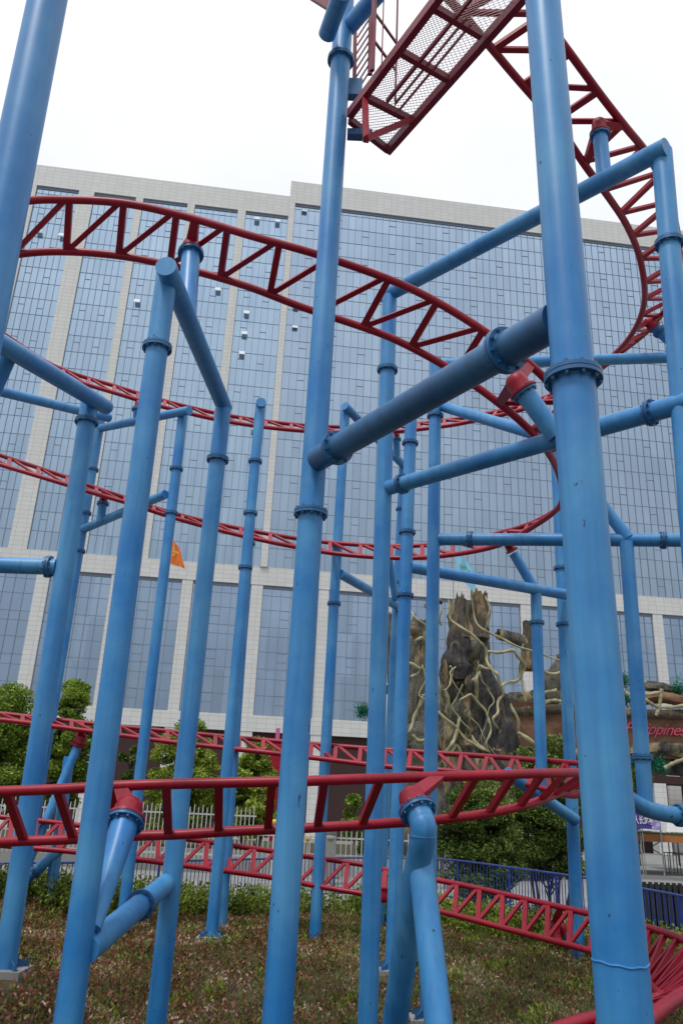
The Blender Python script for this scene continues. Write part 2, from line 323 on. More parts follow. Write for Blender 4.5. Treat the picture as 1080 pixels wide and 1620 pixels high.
# ------------------------------------------------------------------ office building (local axes: x along the facade, -y towards the camera)
YAW = R(6.5)
bld = thing('office_building', (0, 105, 0), 'pale stone and blue glass office tower filling the background, two slab wings', 'building')
bld.rotation_euler = (0, 0, YAW)
def B(mb, u0, u1, n0, n1, z0, z1): return mb.box(u0, u1, -n1, -n0, z0, z1)
mb = MB()
B(mb, -95, -10.75, -30, -.55, -1, 96.4); B(mb, -10.7, 92, -30, -.55, -1, 99.2)
mb.build('core_wall', M['maroon'], bld, True, smooth=False)
PU = [(-92, -90.8), (-84, -82.8), (-76, -73.6), (-67.4, -66.3), (-59.3, -58.2), (-51.25, -50.2), (-43.75, -41.4), (-34.95, -33.8), (-26.85, -25.7), (-18.85, -17.6), (-10.75, -9.8)]
PLW = [(-86, -84.6), (-77, -75.6), (-67.6, -66.2), (-58.2, -56.8), (-48.9, -47.5), (-39.5, -37.85), (-30.05, -29.0), (-20.85, -19.45), (-11.7, -10.15), (-2.6, -1.2), (6.9, 8.3), (16.3, 17.7), (25.6, 27.1), (35.2, 36.6), (44.95, 46.4), (54.3, 55.7), (63.6, 65), (73, 74.4), (82.3, 83.7)]
TU, TB = 93.0, 33.6
mb = MB()
B(mb, -95, -10.75, -.8, 0, TU, 97.0)
mb.build('left_parapet', M['tile'], bld, True, smooth=False)
mb = MB()
B(mb, -10.72, 92, -.8, .35, 95.5, 99.9)
mb.build('right_parapet', M['tile'], bld, True, smooth=False)
for i, (a, b) in enumerate(PU):
    mb = MB(); B(mb, a, b, -.8, 0 if i < len(PU) - 1 else .347, TB, TU - .003 if i < len(PU) - 1 else 95.497)
    mb.build('pier', M['tile'], bld, True, smooth=False)
mb = MB(); B(mb, -95, 92, -.8, .06, 31.1, 33.597)
mb.build('stone_band', M['tile'], bld, True, smooth=False)
mb = MB(); B(mb, -95, 92, -.8, .06, 12, 14)
mb.build('lower_band', M['tile'], bld, True, smooth=False)
for a, b in PLW:
    mb = MB(); B(mb, a, b, -.8, 0, 14.002, 31.098); B(mb, a - .1, b + .1, -1.0, 0, -.3, 11.998)
    mb.build('pier', M['tile'], bld, True, smooth=False)

openv = {}
for u, z in [(-48.45, 84.2), (-45.0, 84.0), (-32.3, 73.6), (-20.6, 77.3), (-15.9, 73.7), (-16.0, 66.5), (-15.7, 91.6), (-12.4, 91.6), (-8.2, 94.2), (-8.4, 72), (-8.5, 75.5), (-15.9, 70.0)]: openv.setdefault(round(u), []).append((u, z))
def window(u0, u1, z0, z1, cols, zl, vents, m, n=-.35, mw=.045, hz=None):
    """one glazed strip: glass sheet, its mullion grid, small vent frames"""
    mb = MB(); mb.add([(u0, -n, z0), (u1, -n, z0), (u1, -n, z1), (u0, -n, z1)], [(0, 1, 2, 3)])
    g = mb.build('window', m, bld, True, smooth=False)
    mb = MB(); du = (u1 - u0) / cols
    for i in range(cols + 1):
        u = u0 + du * i; q = mw * .6 if 0 < i < cols else mw * 1.4
        mb.box(max(u0, u - q), min(u1, u + q), -n - .09, -n + .05, z0, z1)
    for z in zl: mb.box(u0, u1, -n - .055, -n + .05, z - mw * .5, z + mw * .5)
    for c, z, h in vents:   # the small sash: bar at top and bottom
        a = u0 + du * c; b = a + du
        mb.box(a, b, -n - .075, -n + .05, z - mw * .35, z + mw * .35); mb.box(a, b, -n - .075, -n + .05, z + h - mw * .35, z + h + mw * .35)
    mb.box(u0, u1, -n - .12, -n + .05, z1 - .42, z1 - .002)
    f = mb.build('mullion_grid', M['mullion'], g, True, smooth=False)
    return g
def floors(z0, z1, h): return [z0 + h * i for i in range(1, int((z1 - z0) / h) + 1) if z0 + h * i < z1 - .3]
for i in range(len(PU) - 1):
    u0, u1 = PU[i][1], PU[i + 1][0]; zl = floors(TB, TU, 2.77); cols = 7
    vs = [(c, z - 1.15 if c == 1 else z, 1.15) for k_, z in enumerate(zl) for c in (1, 4) if (k_ + c) % 2 == 0]
    g = window(u0, u1, TB, TU, cols, zl, vs, M['glassL'])
    for u, z in sum(openv.values(), []):
        if u0 < u < u1:
            mb = MB(); mb.add([(u - .42, .32, z - .35), (u + .42, .32, z - .35), (u + .42, -.1, z + .35), (u - .42, -.1, z + .35), (u - .42, .33, z - .32), (u + .42, .33, z - .32), (u + .42, -.04, z + .38), (u - .42, -.04, z + .38)],
                               [(0, 1, 2, 3), (7, 6, 5, 4), (0, 4, 5, 1), (1, 5, 6, 2), (2, 6, 7, 3), (3, 7, 4, 0)]); mb.v = [(x, -(-y) if 0 else (.35 - (y + .1) if 1 else y) - .35, zz) for x, y, zz in mb.v]
            mb.build('open_vent', M['ventwhite'], g, True, smooth=False)
# right wing: one unbroken curtain wall
u0, u1 = -9.797, 92; cols = 91; zl = floors(TB, 95.5, 2.77)
vs = [(c, z - 1.15, 1.15) for k_, z in enumerate(zl) for c in range(2, cols, 4) if (k_ + c // 4) % 2 == 0]
g = window(u0, u1, TB, 95.497, cols, zl, vs, M['glassR'], n=-.02, mw=.04)
for u, z in [(-8.2, 94.2), (-8.4, 72), (-8.5, 75.5)]:
    mb = MB(); mb.add([(u - .42, -.05, z + .35), (u + .42, -.05, z + .35), (u + .42, -.5, z - .3), (u - .42, -.5, z - .3), (u - .42, 0, z + .4), (u + .42, 0, z + .4), (u + .42, -.46, z - .26), (u - .42, -.46, z - .26)],
                       [(0, 3, 2, 1), (4, 5, 6, 7), (0, 1, 5, 4), (1, 2, 6, 5), (2, 3, 7, 6), (3, 0, 4, 7)]); mb.build('open_vent', M['ventwhite'], g, True, smooth=False)
# podium windows
for i in range(len(PLW) - 1):
    u0, u1 = PLW[i][1], PLW[i + 1][0]; cols = max(5, round((u1 - u0) / 1.27))
    zl = [16.52, 18.66, 19.93, 22.17, 24.25, 25.45, 27.78, 29.75]
    vs = [(2, z, 1.15) for z in (15.4 + 0 * i, 20.9, 26.6)]
    window(u0, u1, 14.0, 31.1, cols, zl, vs, M['glassP'])
    # ground floor shop front, set back
    mb = MB(); mb.add([(u0, 3, -.2), (u1, 3, -.2), (u1, 3, 12), (u0, 3, 12)], [(0, 1, 2, 3)])
    g = mb.build('shop_front', M['shopdark'], bld, True, smooth=False)
    mb = MB(); du = (u1 - u0) / 3
    for k in range(4): mb.box(u0 + du * k - .06, u0 + du * k + .06, 2.85, 3.0, -.2, 12)
    for z in (3.2, 7.4, 9.8): mb.box(u0, u1, 2.86, 2.99, z - .07, z + .07)
    mb.build('shop_frame', M['galv'], g, True, smooth=False)
def poster(u0, u1, z0, z1, m):
    mb = MB(); mb.box(u0, u1, 2.6, 2.7, z0, z1); mb.build('poster', m, bld, True, smooth=False)
poster(-.6, 5.6, .6, 4.6, M['poster']); poster(-9.2, -5.5, 4, 7.6, M['posterg']); poster(-14, -12.3, 1, 5, M['poster'])
mb = MB(); mb.box(38, 60, -6, -1.2, 7.9, 8.8); mb.build('canopy', M['maroon'], bld, True, smooth=False)
for u in (39.6, 49.5):
    mb = MB(); mb.box(u, u + 1.6, -6, -4.4, -.3, 7.88); mb.build('pillar', M['tile'], bld, True, smooth=False)

# ------------------------------------------------------------------ coaster parts
TR = .135     # post radius
def pipe(root, name, pts, r, m='blue', n=28, cap=True, par=None):
    mb = MB(); mb.tube(pts, r, n, cap); return mb.build(name, M[m], par or root)
def flange(root, c, d, r, par=None, m='blue_flange', bolts=10, th=.028):
    d = Vector(d).normalized(); c = Vector(c); mb = MB(); R1 = r * 1.36
    for s in (-1, 1):
        a = c + d * (s * (.003)); b = c + d * (s * (th + .003)); mb.tube([a, b], R1, 32)
        mb.tube([b, c + d * (s * (th + .02))], [r * 1.06, r * 1.015], 32, True)
    x = d.orthogonal().normalized(); y = d.cross(x)
    for k in range(bolts):
        t = 2 * math.pi * (k + .4) / bolts; q = c + (x * math.cos(t) + y * math.sin(t)) * (r * 1.19)
        mb.tube([q - d * (th + .03), q + d * (th + .03)], r * .075, 6); mb.tube([q - d * (th + .022), q + d * (th + .022)], r * .115, 6)
    return mb.build('flange', M[m], par or root)
def on(p0, p1, px, py):
    best = min(range(201), key=lambda i: (Vector(proj(lerp(p0, p1, i / 200))) - Vector((px, py))).length); return lerp(p0, p1, best / 200)
PLATES = []
def base_plate(root, x, y, z, s=.27):
    mb = MB(); mb.box(x - s, x + s, y - s, y + s, z - .05, z + .07)
    PLATES.append((x, y)); o = mb.build('base_plate', M['concrete'], root, smooth=False); mb = MB()
    for sx in (-1, 1):
        for sy in (-1, 1):
            mb.tube([(x + sx * s * .72, y + sy * s * .72, z + .05), (x + sx * s * .72, y + sy * s * .72, z + .16)], .016, 8)
            mb.tube([(x + sx * s * .72, y + sy * s * .72, z + .05), (x + sx * s * .72, y + sy * s * .72, z + .085)], .032, 6)
            mb.bar((x + sx * s * .12, y + sy * s * .12, z + .14), (x + sx * s * .62, y + sy * s * .62, z + .05), .015, .14)
    mb.build('anchor_bolts', M['blue_flange'], root)
def post(root, top, bot, Y, r=TR, fl=(), plate=False, rt=None, ext=True, weld=None):
    """vertical pipe between two surveyed points at one distance; fl: pixel rows of its flanges"""
    a = P(*top, Y); b = P(*bot, Y); d = (a - b).normalized()
    g = gz(b.x, b.y)
    if ext: b = b + d * ((g - .12 - b.z) / d.z)
    mb = MB(); L = (a - b).length; k = max(2, int(L / .5)); mb.tube([lerp(b, a, i / k) for i in range(k + 1)], r, 36)
    o = mb.build('post', M['blue'], root)
    for py in fl:
        lo, hi = 0., 1.
        for _ in range(40):
            m_ = (lo + hi) / 2
            if proj(lerp(b, a, m_))[1] > py: lo = m_
            else: hi = m_
        flange(root, lerp(b, a, lo), d, r)
    if weld:
        lo, hi = 0., 1.
        for _ in range(40):
            m_ = (lo + hi) / 2
            if proj(lerp(b, a, m_))[1] > weld: lo = m_
            else: hi = m_
        c = lerp(b, a, lo); mw = MB()
        pts = [c + Vector((math.cos(t) * (r - .002), math.sin(t) * (r - .002), .006 * math.sin(2 * t + 1) + .0025 * math.sin(9 * t))) for t in np.linspace(0, 2 * math.pi, 60)]
        mw.tube(pts, .007, 8); mw.build('weld_seam', M['blue'], root)
    if plate: base_plate(root, b.x, b.y, g)
    return a, b
SG = 'blue tubular steel supports of the coaster'
def support(loc, label): return thing('coaster_support', loc, label, 'coaster support', SG)
def gnd(px, py, Y):
    p = P(px, py, Y); return (p.x, p.y, gz(p.x, p.y))

# --- B and C: left front bent
s = support(gnd(110, 1620, 8.6), 'blue two-post frame at front left, its top beam ending in a round cap')
post(s, (265, 428), (105, 1640), 8.6, fl=(550,)); post(s, (353, 648), (247, 1620), 12.1, fl=(727,))
tb0, tb1 = P(265, 427, 8.35), P(353, 640, 12.15); d = (tb1 - tb0).normalized()
pipe(s, 'beam', [tb0 - d * .08, tb1 + d * .12], TR); 
lb0, lb1 = P(135, 1504, 8.6), P(265, 1396, 12.1); pipe(s, 'beam', [lb0, lb1], .13)
q = lerp(lb0, lb1, .58); flange(s, q, lb1 - lb0, .13)
stubB = lerp(tb0, tb1, .28)
capB = P(302, 402, 9.75); flange(s, capB, capB - stubB, .14)
pipe(s, 'stub', [stubB, capB - (capB - stubB).normalized() * .02], .135)
# --- K: far left frame
s = support(gnd(8, 1540, 11.3), 'blue post at the left edge with a thick sloping beam over its domed top')
post(s, (143, 630), (6, 1545), 11.3, fl=(667,), plate=True)
p0, p1 = P(-90, 488, 7.4), P(168, 644, 11.6); pipe(s, 'beam', [p0, p1], .125)
p0, p1 = P(-60, 892, 11.3), P(90, 897, 11.3); pipe(s, 'beam', [p0, p1], .12); flange(s, on(p0, p1, 77, 897), p1 - p0, .12)
post(s, (-12, 640), (-20, 700), 9, ext=False) if 0 else None
pipe(s, 'brace', [P(20, 545, 9.0), P(-40, 680, 9.4)], .12)
# --- A: nearest post, top left
s = support(gnd(-200, 1500, 4.3), 'thick blue post cut off by the upper left corner, nearest on the left')
a, b = P(100, -120, 4.3), P(-20, 470, 4.3); d = (a - b).normalized(); b = b + d * ((0 - b.z) / d.z)
mb = MB(); mb.tube([b, lerp(b, a, .3), lerp(b, a, .6), a], .139, 40); mb.build('post', M['blue'], s)
# --- D and E: big centre bent
s = support(gnd(440, 1620, 8.2), 'tallest blue frame, thick posts at centre and right joined by a heavy flanged beam')
aD, bD = post(s, (553, -120), (437, 1640), 8.2, fl=(95, 812), r=.137)
aE, bE = post(s, (853, -60), (990, 1640), 4.65, fl=(598,), r=.141, weld=1522)
p0, p1 = P(503, 726, 8.05), P(880, 507, 4.75); d = p1 - p0; pipe(s, 'beam', [p0, p1], .135, 'blue_shade_grime')
flange(s, on(p0, p1, 533, 708), d, .135); flange(s, on(p0, p1, 798, 553), d, .135)
pipe(s, 'beam', [P(517, 55, 8.0), P(541, -12, 7.3)], .12); pipe(s, 'beam', [P(552, 42, 8.2), P(604, -18, 7.4)], .12)
# --- F and R
s = support(gnd(583, 1620, 12.3), 'blue frame whose long rising beam ends at a capped post against the sky')
post(s, (616, 470), (581, 1630), 12.3, fl=(585,)); aR, bR = post(s, (1046, 240), (1085, 720), 8.4, fl=(385,))
p0, p1 = P(606, 470, 12.45), P(1054, 233, 8.25); d = (p1 - p0).normalized(); pipe(s, 'beam', [p0, p1], TR); beamFR = (p0, p1)
l0, l1, l2 = P(610, 773, 12.3), P(875, 700, 9.6), P(1090, 635, 8.3); l1 = lerp(l0, l2, .60)
pipe(s, 'beam', [l0, l2], .125); flange(s, on(l0, l2, 637, 767), l2 - l0, .125); flange(s, on(l0, l2, 1027, 652), l2 - l0, .125)
lowFR = (l0, l2)
stub0 = lerp(p0, p1, .70); capR = P(952, 246, 9.35); q_ = on(p0, p1, 955, 285); capR = Vector((q_.x, q_.y, capR.z)); pipe(s, 'stub', [q_, capR], .105); flange(s, capR, (0, 0, 1), .105)
capT1 = P(828, 620, 9.55); e1 = P(880, 690, 9.6); pipe(s, 'stub', [capT1, e1], .135); flange(s, capT1, e1 - capT1, .135)
# --- G and N
s = support(gnd(676, 1600, 14), 'blue post right of centre carrying three long side beams towards the right edge')
post(s, (689, 568), (676, 1600), 14, r=.117, fl=(658,), plate=True)
pipe(s, 'beam', [P(684, 577, 14.1), P(1120, 564, 14.3)], .115); pipe(s, 'beam', [P(700, 643, 14.0), P(858, 690, 11.8)], .105)
p0, p1 = P(694, 853, 14.0), P(1140, 855, 12.6); pipe(s, 'post', [Vector((p1.x, p1.y, gz(p1.x, p1.y) - .1)), p1 + Vector((0, 0, .1))], .115); pipe(s, 'beam', [p0, p1], .115)
flange(s, on(p0, p1, 743, 853), p1 - p0, .115); flange(s, on(p0, p1, 1048, 854), p1 - p0, .115)
q_ = P(1118, 564, 14.3); pipe(s, 'post', [Vector((q_.x, q_.y, gz(q_.x, q_.y) - .1)), q_ + Vector((0, 0, .1))], .117)
pipe(s, 'brace', [P(925, 765, 13.2), P(993, 852, 13.0)], .11)
post(s, (990, 858), (1021, 1278), 13.0, r=.118, fl=(1198,), ext=False)
cv = smoothpts([P(960, 1240, 12.6), P(1000, 1268, 12.8), P(1030, 1282, 13.0), P(1064, 1289, 13.2), P(1130, 1296, 13.4)], 6)
pipe(s, 'beam', cv, .125); flange(s, P(1073, 1290, 13.23), cv[-1] - cv[-4], .125)
pipe(s, 'brace', [P(1033, 517, 14.2), P(1085, 560, 14.2)], .115); flange(s, P(1043, 524, 14.2), P(1085, 560, 14.2) - P(1033, 517, 14.2), .115)
# --- H, O, P
s = support(gnd(620, 1542, 16.2), 'far blue frame of slender posts joined by a gently sloping beam below the flag')
post(s, (650, 655), (620, 1542), 16.2, fl=(701, 842, 942), plate=True)
p0, p1 = P(648, 897, 16.2), P(896, 941, 18.3); pipe(s, 'beam', [p0, p1], .125)
post(s, (847, 938), (857, 1252), 17.9, r=.125, fl=(985,), ext=False); post(s, (878, 700), (915, 1515), 18.6, fl=(899, 988))
pipe(s, 'brace', [P(812, 876, 17.9), P(849, 938, 17.9)], .115)
pipe(s, 'brace', [P(800, 1222, 17.6), P(910, 1298, 18.4)], .125); pipe(s, 'brace', [P(885, 1472, 18.0), P(912, 1494, 18.6)], .10)
# --- J, K2
s = support(gnd(190, 1490, 18.7), 'slender blue frame behind the front left posts, with two cross beams near the orange flag')
post(s, (290, 650), (190, 1492), 18.7, r=.125, fl=(742, 812)); post(s, (160, 660), (39, 1392), 20.6, r=.13, fl=(743, 812, 872))
pipe(s, 'beam', [P(157, 678, 20.6), P(300, 649, 18.3)], .115)
pipe(s, 'beam', [P(0 - 60, 604, 15.0), P(172, 661, 19.4)], .12)
pipe(s, 'beam', [P(128, 839, 20.6), P(262, 782, 18.7)], .115)
cap4 = P(163, 797, 19.9); pipe(s, 'stub', [P(159, 826, 20.0), cap4], .115); flange(s, cap4, (0, 0, 1), .115)
cap3 = P(218, 648, 19.5); pipe(s, 'stub', [P(217, 665, 19.6), cap3], .115); flange(s, cap3, (0, 0, 1), .115)
# --- K3 A-frame at far left, low
s = support(gnd(83, 1413, 20.4), 'low blue A-frame at far left with slanting leg and flanged tie')
top = P(124, 1178, 20.3); pipe(s, 'post', [P(110, 1197, 20.3), P(79, 1425, 20.3)], .13)
pipe(s, 'brace', [top, P(30, 1400, 19.6)], .105); p0, p1 = P(103, 1338, 20.3), P(28, 1402, 20.0); pipe(s, 'brace', [p0, p1], .12); flange(s, on(p0, p1, 52, 1375), p1 - p0, .12)
flange(s, top, (.25, 0, 1), .14, m='red')
# --- I
s = support(gnd(335, 1487, 18), 'slender blue post with a round end cap, left of the tall centre post')
post(s, (412, 640), (334, 1487), 18, r=.125, fl=(730, 812, 898), plate=True)
p0 = P(413, 636, 17.8); pipe(s, 'beam', [p0, p0 + Vector((-.28, 2.4, .0))], .125)
post(s, (409, 655), (352, 1440), 20.1, r=.12, fl=(686, 860))
# --- L
s = support(gnd(497, 1495, 20), 'slender blue post right behind the tall centre post, with braces running down to the right')
post(s, (546, 650), (497, 1496), 20, r=.13, fl=(863, 955))
pipe(s, 'beam', [P(545, 642, 19.7), P(640, 738, 22.6)], .125); pipe(s, 'beam', [P(538, 908, 20), P(634, 962, 22.5)], .125)
post(s, (637, 735), (602, 1440), 22.6, r=.11, fl=(806, 922)); capL = P(627, 695, 21.3); pipe(s, 'stub', [P(628, 722, 21.5), capL], .10); flange(s, capL, (0, 0, 1), .1)
pipe(s, 'brace', [P(615, 885, 21.5), P(626, 950, 22.0)], .11)
# --- near A-frame under the low track
s = support(gnd(640, 1620, 9.3), 'blue A-frame of two crossing legs bolted under the low red track at centre right')
fl = P(660, 1283, 9.30); bend = P(669, 1322, 9.2)
dn = Vector((-.28, .62, .72)).normalized(); cv = smoothpts([fl, fl - dn * .13, bend, P(655, 1400, 9.5), P(622, 1635, 10.2)], 8)
pipe(s, 'leg', cv, .14); pipe(s, 'leg', [P(664, 1356, 9.42), P(676, 1460, 9.2), P(700, 1680, 8.75)], .138)
flange(s, fl, dn, .15)
mb = MB(); mb.tube([bend + Vector((0, 0, .01)), bend - Vector((0, 0, .02))], .145, 32); mb.build('weld_seam', M['blue'], s)
# --- slanting cone under the low track, left
s = support(gnd(150, 1480, 9.2), 'pale blue tapering strut rising to a red funnel bracket, behind the front left post')
f2 = P(198, 1300, 9.5); e2 = P(148, 1470, 8.7); dd = (e2 - f2).normalized(); pipe(s, 'strut', [f2, f2 + dd * .12, e2], [.155, .15, .075]); flange(s, f2 + dd * .01, dd, .155)

# ------------------------------------------------------------------ coaster tracks
GA = .86; RR = .059
def solve(ax, ay, bx, by, Y, code):
    A = P(ax, ay, Y); o = Vector((0, 0, EZ)); r = ray(bx, by).normalized()
    t0 = (A - o).dot(r); c = o + r * t0; h = (A - c).length
    if code == 's': return A, A + (c - A).normalized() * GA
    if code == 'c' or h >= GA: return A, c
    k = math.sqrt(GA * GA - h * h); return A, o + r * (t0 + (k if code == 'f' else -k))
def track(rows, label, ties='w', sp=.62, tie=(.095, .065), single=False):
    prs = [solve(*q) for q in rows]
    # relax the unsteady depth of the second rail
    A = [p[0] for p in prs]; Bq = [p[1] for p in prs]
    for _ in range(2):
        nb = list(Bq)
        for i in range(1, len(Bq) - 1):
            da, db, dc = (Bq[j] - A[j] for j in (i - 1, i, i + 1)); m_ = (da + db * 2 + dc) / 4
            o = Vector((0, 0, EZ)); r = ray(rows[i][2], rows[i][3]).normalized(); tgt = A[i] + m_; nb[i] = o + r * (tgt - o).dot(r)
            if rows[i][5] == 's': nb[i] = A[i] + m_.normalized() * GA
        Bq = nb
    a = smoothpts(A, 16); b = smoothpts(Bq, 16)
    mid = [(x + y) / 2 for x, y in zip(a, b)]
    # three passes of smoothing along the line
    def sm(l, k=3):
        for _ in range(k): l = [l[0]] + [(l[i - 1] + l[i] * 2 + l[i + 1]) / 4 for i in range(1, len(l) - 1)] + [l[-1]]
        return l
    a, b = sm(a, 6), sm(b, 6)
    root = thing('coaster_track', mid[0], label, 'coaster track', 'red tubular coaster track runs')
    for l in (a, b):
        mb = MB(); mb.tube(l, RR, 14); mb.build('rail', M['red'], root, ang=50)
    # ties by arc length of the middle line
    s = [0.]
    for i in range(1, len(a)): s.append(s[-1] + ((a[i] + b[i]) / 2 - (a[i - 1] + b[i - 1]) / 2).length)
    def at(l, q):
        i = min(int(np.searchsorted(s, q)), len(s) - 1); i = max(i, 1); t = (q - s[i - 1]) / max(1e-6, s[i] - s[i - 1]); return lerp(l[i - 1], l[i], max(0, min(1, t)))
    n = int(s[-1] / sp); cnt = 0
    for i in range(n):
        q = (i + .5) * sp; pa, pb = at(a, q), at(b, q); tan = (at(a, q + .1) - at(a, q - .1)).normalized(); nrm = (pb - pa).cross(tan).normalized()
        mb = MB(); mb.bar(pa, pb, tie[0], tie[1], nrm)
        mb.build('cross_tie', M['red'], root, smooth=False)
        if ties == 'w' and i < n - 1 and not (single and pa.y < 13.5 and i < n / 2):
            pa2 = at(a, q + sp * .92); e = (pa2 - pb).normalized(); mb = MB(); mb.bar(pb + e * .05, pa2 - e * .04, tie[0] * .8, tie[1] * .8, nrm); mb.build('diagonal', M['red'], root, smooth=False)
    print('track', label[:30], 'len %.1f' % s[-1], 'gauge', ['%.2f' % (y - x).length for x, y in zip(a[::24], b[::24])])
    return root, a, b
def saddle(tr, px, py, flp, d, r=.15):
    """red funnel bracket from the track middle nearest the pixel down to the blue flange"""
    root, a, b = tr; best = min(range(len(a)), key=lambda i: (Vector(proj((a[i] + b[i]) / 2)) - Vector((px, py))).length)
    m_ = (a[best] + b[best]) / 2; flp = Vector(flp); d = Vector(d).normalized()
    mb = MB(); mb.tube([flp + d * .035, flp + d * .005], r * 1.36, 32)
    mb.tube([flp + d * .03, flp + d * .06, flp + d * .17, flp + d * .24, flp + d * .285, flp + d * .30], [r * 1.12, r * 1.02, r, r * .9, r * .6, .01], 32)
    o = mb.build('saddle_funnel', M['red'], root)
    top = flp + d * .19
    for pt in (a[best], b[best]):
        mb = MB(); e_ = (pt - top).normalized(); u_ = (d - e_ * d.dot(e_)); u_ = u_.normalized() if u_.length > .05 else e_.orthogonal(); x_ = e_.cross(u_)
        tn = (a[min(best + 2, len(a) - 1)] - a[best - 2]).normalized(); x_ = (tn - e_ * tn.dot(e_)).normalized(); u_ = x_.cross(e_)
        mb.add([top + x_ * sx * r * .62 + u_ * sy * .05 for sx, sy in ((-1, -1), (1, -1), (1, 1), (-1, 1))] + [pt + x_ * sx * r * .42 + u_ * sy * .035 for sx, sy in ((-1, -1), (1, -1), (1, 1), (-1, 1))], [(0, 1, 2, 3), (7, 6, 5, 4), (0, 4, 5, 1), (1, 5, 6, 2), (2, 6, 7, 3), (3, 7, 4, 0)]); mb.build('saddle_arm', M['red'], root, smooth=False)
T1 = track([(-70, 338, -75, 424, 9.9, 'f'), (33, 319, 18, 404, 9.5, 'f'), (100, 316, 95, 398, 9.4, 'f'), (200, 322, 192, 405, 9.4, 'f'), (303, 345, 292, 425, 9.45, 'f'),
            (400, 374, 388, 452, 9.5, 'f'), (500, 402, 478, 486, 9.6, 'f'), (600, 436, 560, 513, 9.7, 'f'), (665, 464, 622, 536, 9.7, 'f'), (730, 501, 690, 571, 9.7, 'f'),
            (790, 541, 745, 606, 9.75, 'f'), (845, 583, 795, 643, 9.9, 'f'), (893, 634, 835, 678, 10.3, 'c'), (925, 678, 868, 718, 11.2, 'c'), (941, 712, 884, 752, 12.4, 'c'), (932, 758, 890, 784, 13.9, 'c'),
            (893, 797, 878, 808, 15.4, 'n'), (845, 826, 838, 836, 16.7, 'n'), (787, 844, 790, 862, 17.9, 'n'), (720, 857, 720, 877, 18.8, 'n'), (640, 864, 640, 883, 19.4, 'n'), (540, 860, 540, 877, 19.8, 'n'),
            (450, 849, 450, 862, 20, 'n'), (360, 832, 360, 842, 20.1, 'n'), (278, 813, 278, 820, 20.1, 'n'), (203, 789, 203, 796, 20, 'n'), (138, 767, 138, 777, 19.9, 'n'), (103, 754, 103, 766, 19.8, 'n'), (0, 720, 0, 735, 19.6, 'n'), (-90, 690, -90, 708, 19.3, 'n')],
           'red track sweeping across the upper left and looping behind the thick right post', sp=.80)
T2 = track([(800, -55, 700, -12, 7.0, 'c'), (835, -2, 755, 50, 7.5, 'c'), (888, 67, 812, 118, 8.1, 'c'), (949, 150, 880, 197, 8.7, 'c'), (988, 200, 925, 262, 9.1, 'c'), (1024, 245, 962, 312, 9.7, 'c'), (1052, 300, 990, 355, 10.4, 'c'), (1068, 355, 1009, 400, 11.2, 'c'),
            (1074, 410, 1018, 445, 12, 'c'), (1068, 455, 1018, 480, 13, 'c'), (1051, 490, 1008, 512, 14, 'n'), (1020, 527, 988, 543, 15.2, 'n'), (985, 555, 960, 570, 16.4, 'n'), (938, 592, 925, 602, 17.4, 'n'), (890, 617, 880, 626, 18.2, 'n'), (830, 640, 825, 648, 18.9, 'n'),
            (767, 655, 762, 663, 19.6, 'n'), (697, 666, 697, 675, 20.1, 'n'), (600, 675, 600, 684, 20.5, 'n'), (483, 673, 483, 682, 20.6, 'n'), (365, 658, 365, 668, 20.5, 'n'), (263, 635, 263, 645, 20.2, 'n'), (190, 613, 190, 624, 20, 'n'), (88, 580, 88, 590, 19.6, 'n'), (0, 524, 0, 534, 18.8, 'n'), (-90, 470, -90, 484, 18, 'n')],
           'red track coming off the top platform and curving behind the capped right post', sp=.72)
T5 = track([(-110, 1258, -70, 1335, 9.9, 'f'), (0, 1252, 28, 1331, 9.8, 'f'), (80, 1249, 107, 1328, 9.75, 'f'), (190, 1243, 200, 1323, 9.7, 'f'), (285, 1240, 287, 1320, 9.7, 'f'), (370, 1238, 368, 1315, 9.7, 'f'), (470, 1236, 460, 1311, 9.7, 'f'),
            (555, 1233, 540, 1307, 9.75, 'f'), (650, 1230, 605, 1303, 9.85, 'f'), (720, 1228, 680, 1298, 10, 'f'), (783, 1226, 742, 1291, 10.2, 'f'), (833, 1224, 795, 1282, 10.5, 'f'), (877, 1223, 840, 1271, 10.9, 'f'), (925, 1222, 875, 1258, 11.6, 'f'), (962, 1221, 900, 1250, 12.4, 'f'),
            (985, 1219, 915, 1247, 13.4, 'c'), (992, 1216, 922, 1250, 14.5, 'c'), (980, 1212, 920, 1256, 15.8, 'n'), (945, 1210, 905, 1259, 16.8, 'n'), (905, 1207, 882, 1255, 17.5, 'n'), (870, 1204, 850, 1245, 18, 'n'), (813, 1200, 800, 1234, 18.6, 'n'), (720, 1193, 715, 1220, 19.4, 'n'), (608, 1186, 605, 1212, 20, 'n'),
            (490, 1177, 488, 1198, 20.4, 'n'), (373, 1167, 372, 1185, 20.7, 'n'), (278, 1158, 278, 1175, 20.8, 'n'), (195, 1150, 195, 1164, 20.8, 'n'), (120, 1142, 120, 1154, 20.8, 'n'), (38, 1133, 38, 1143, 20.7, 'n'), (-80, 1120, -80, 1130, 20.5, 'n')],
           'eye-level red track crossing the picture and hooking back behind the thick right post', sp=.60, single=True)
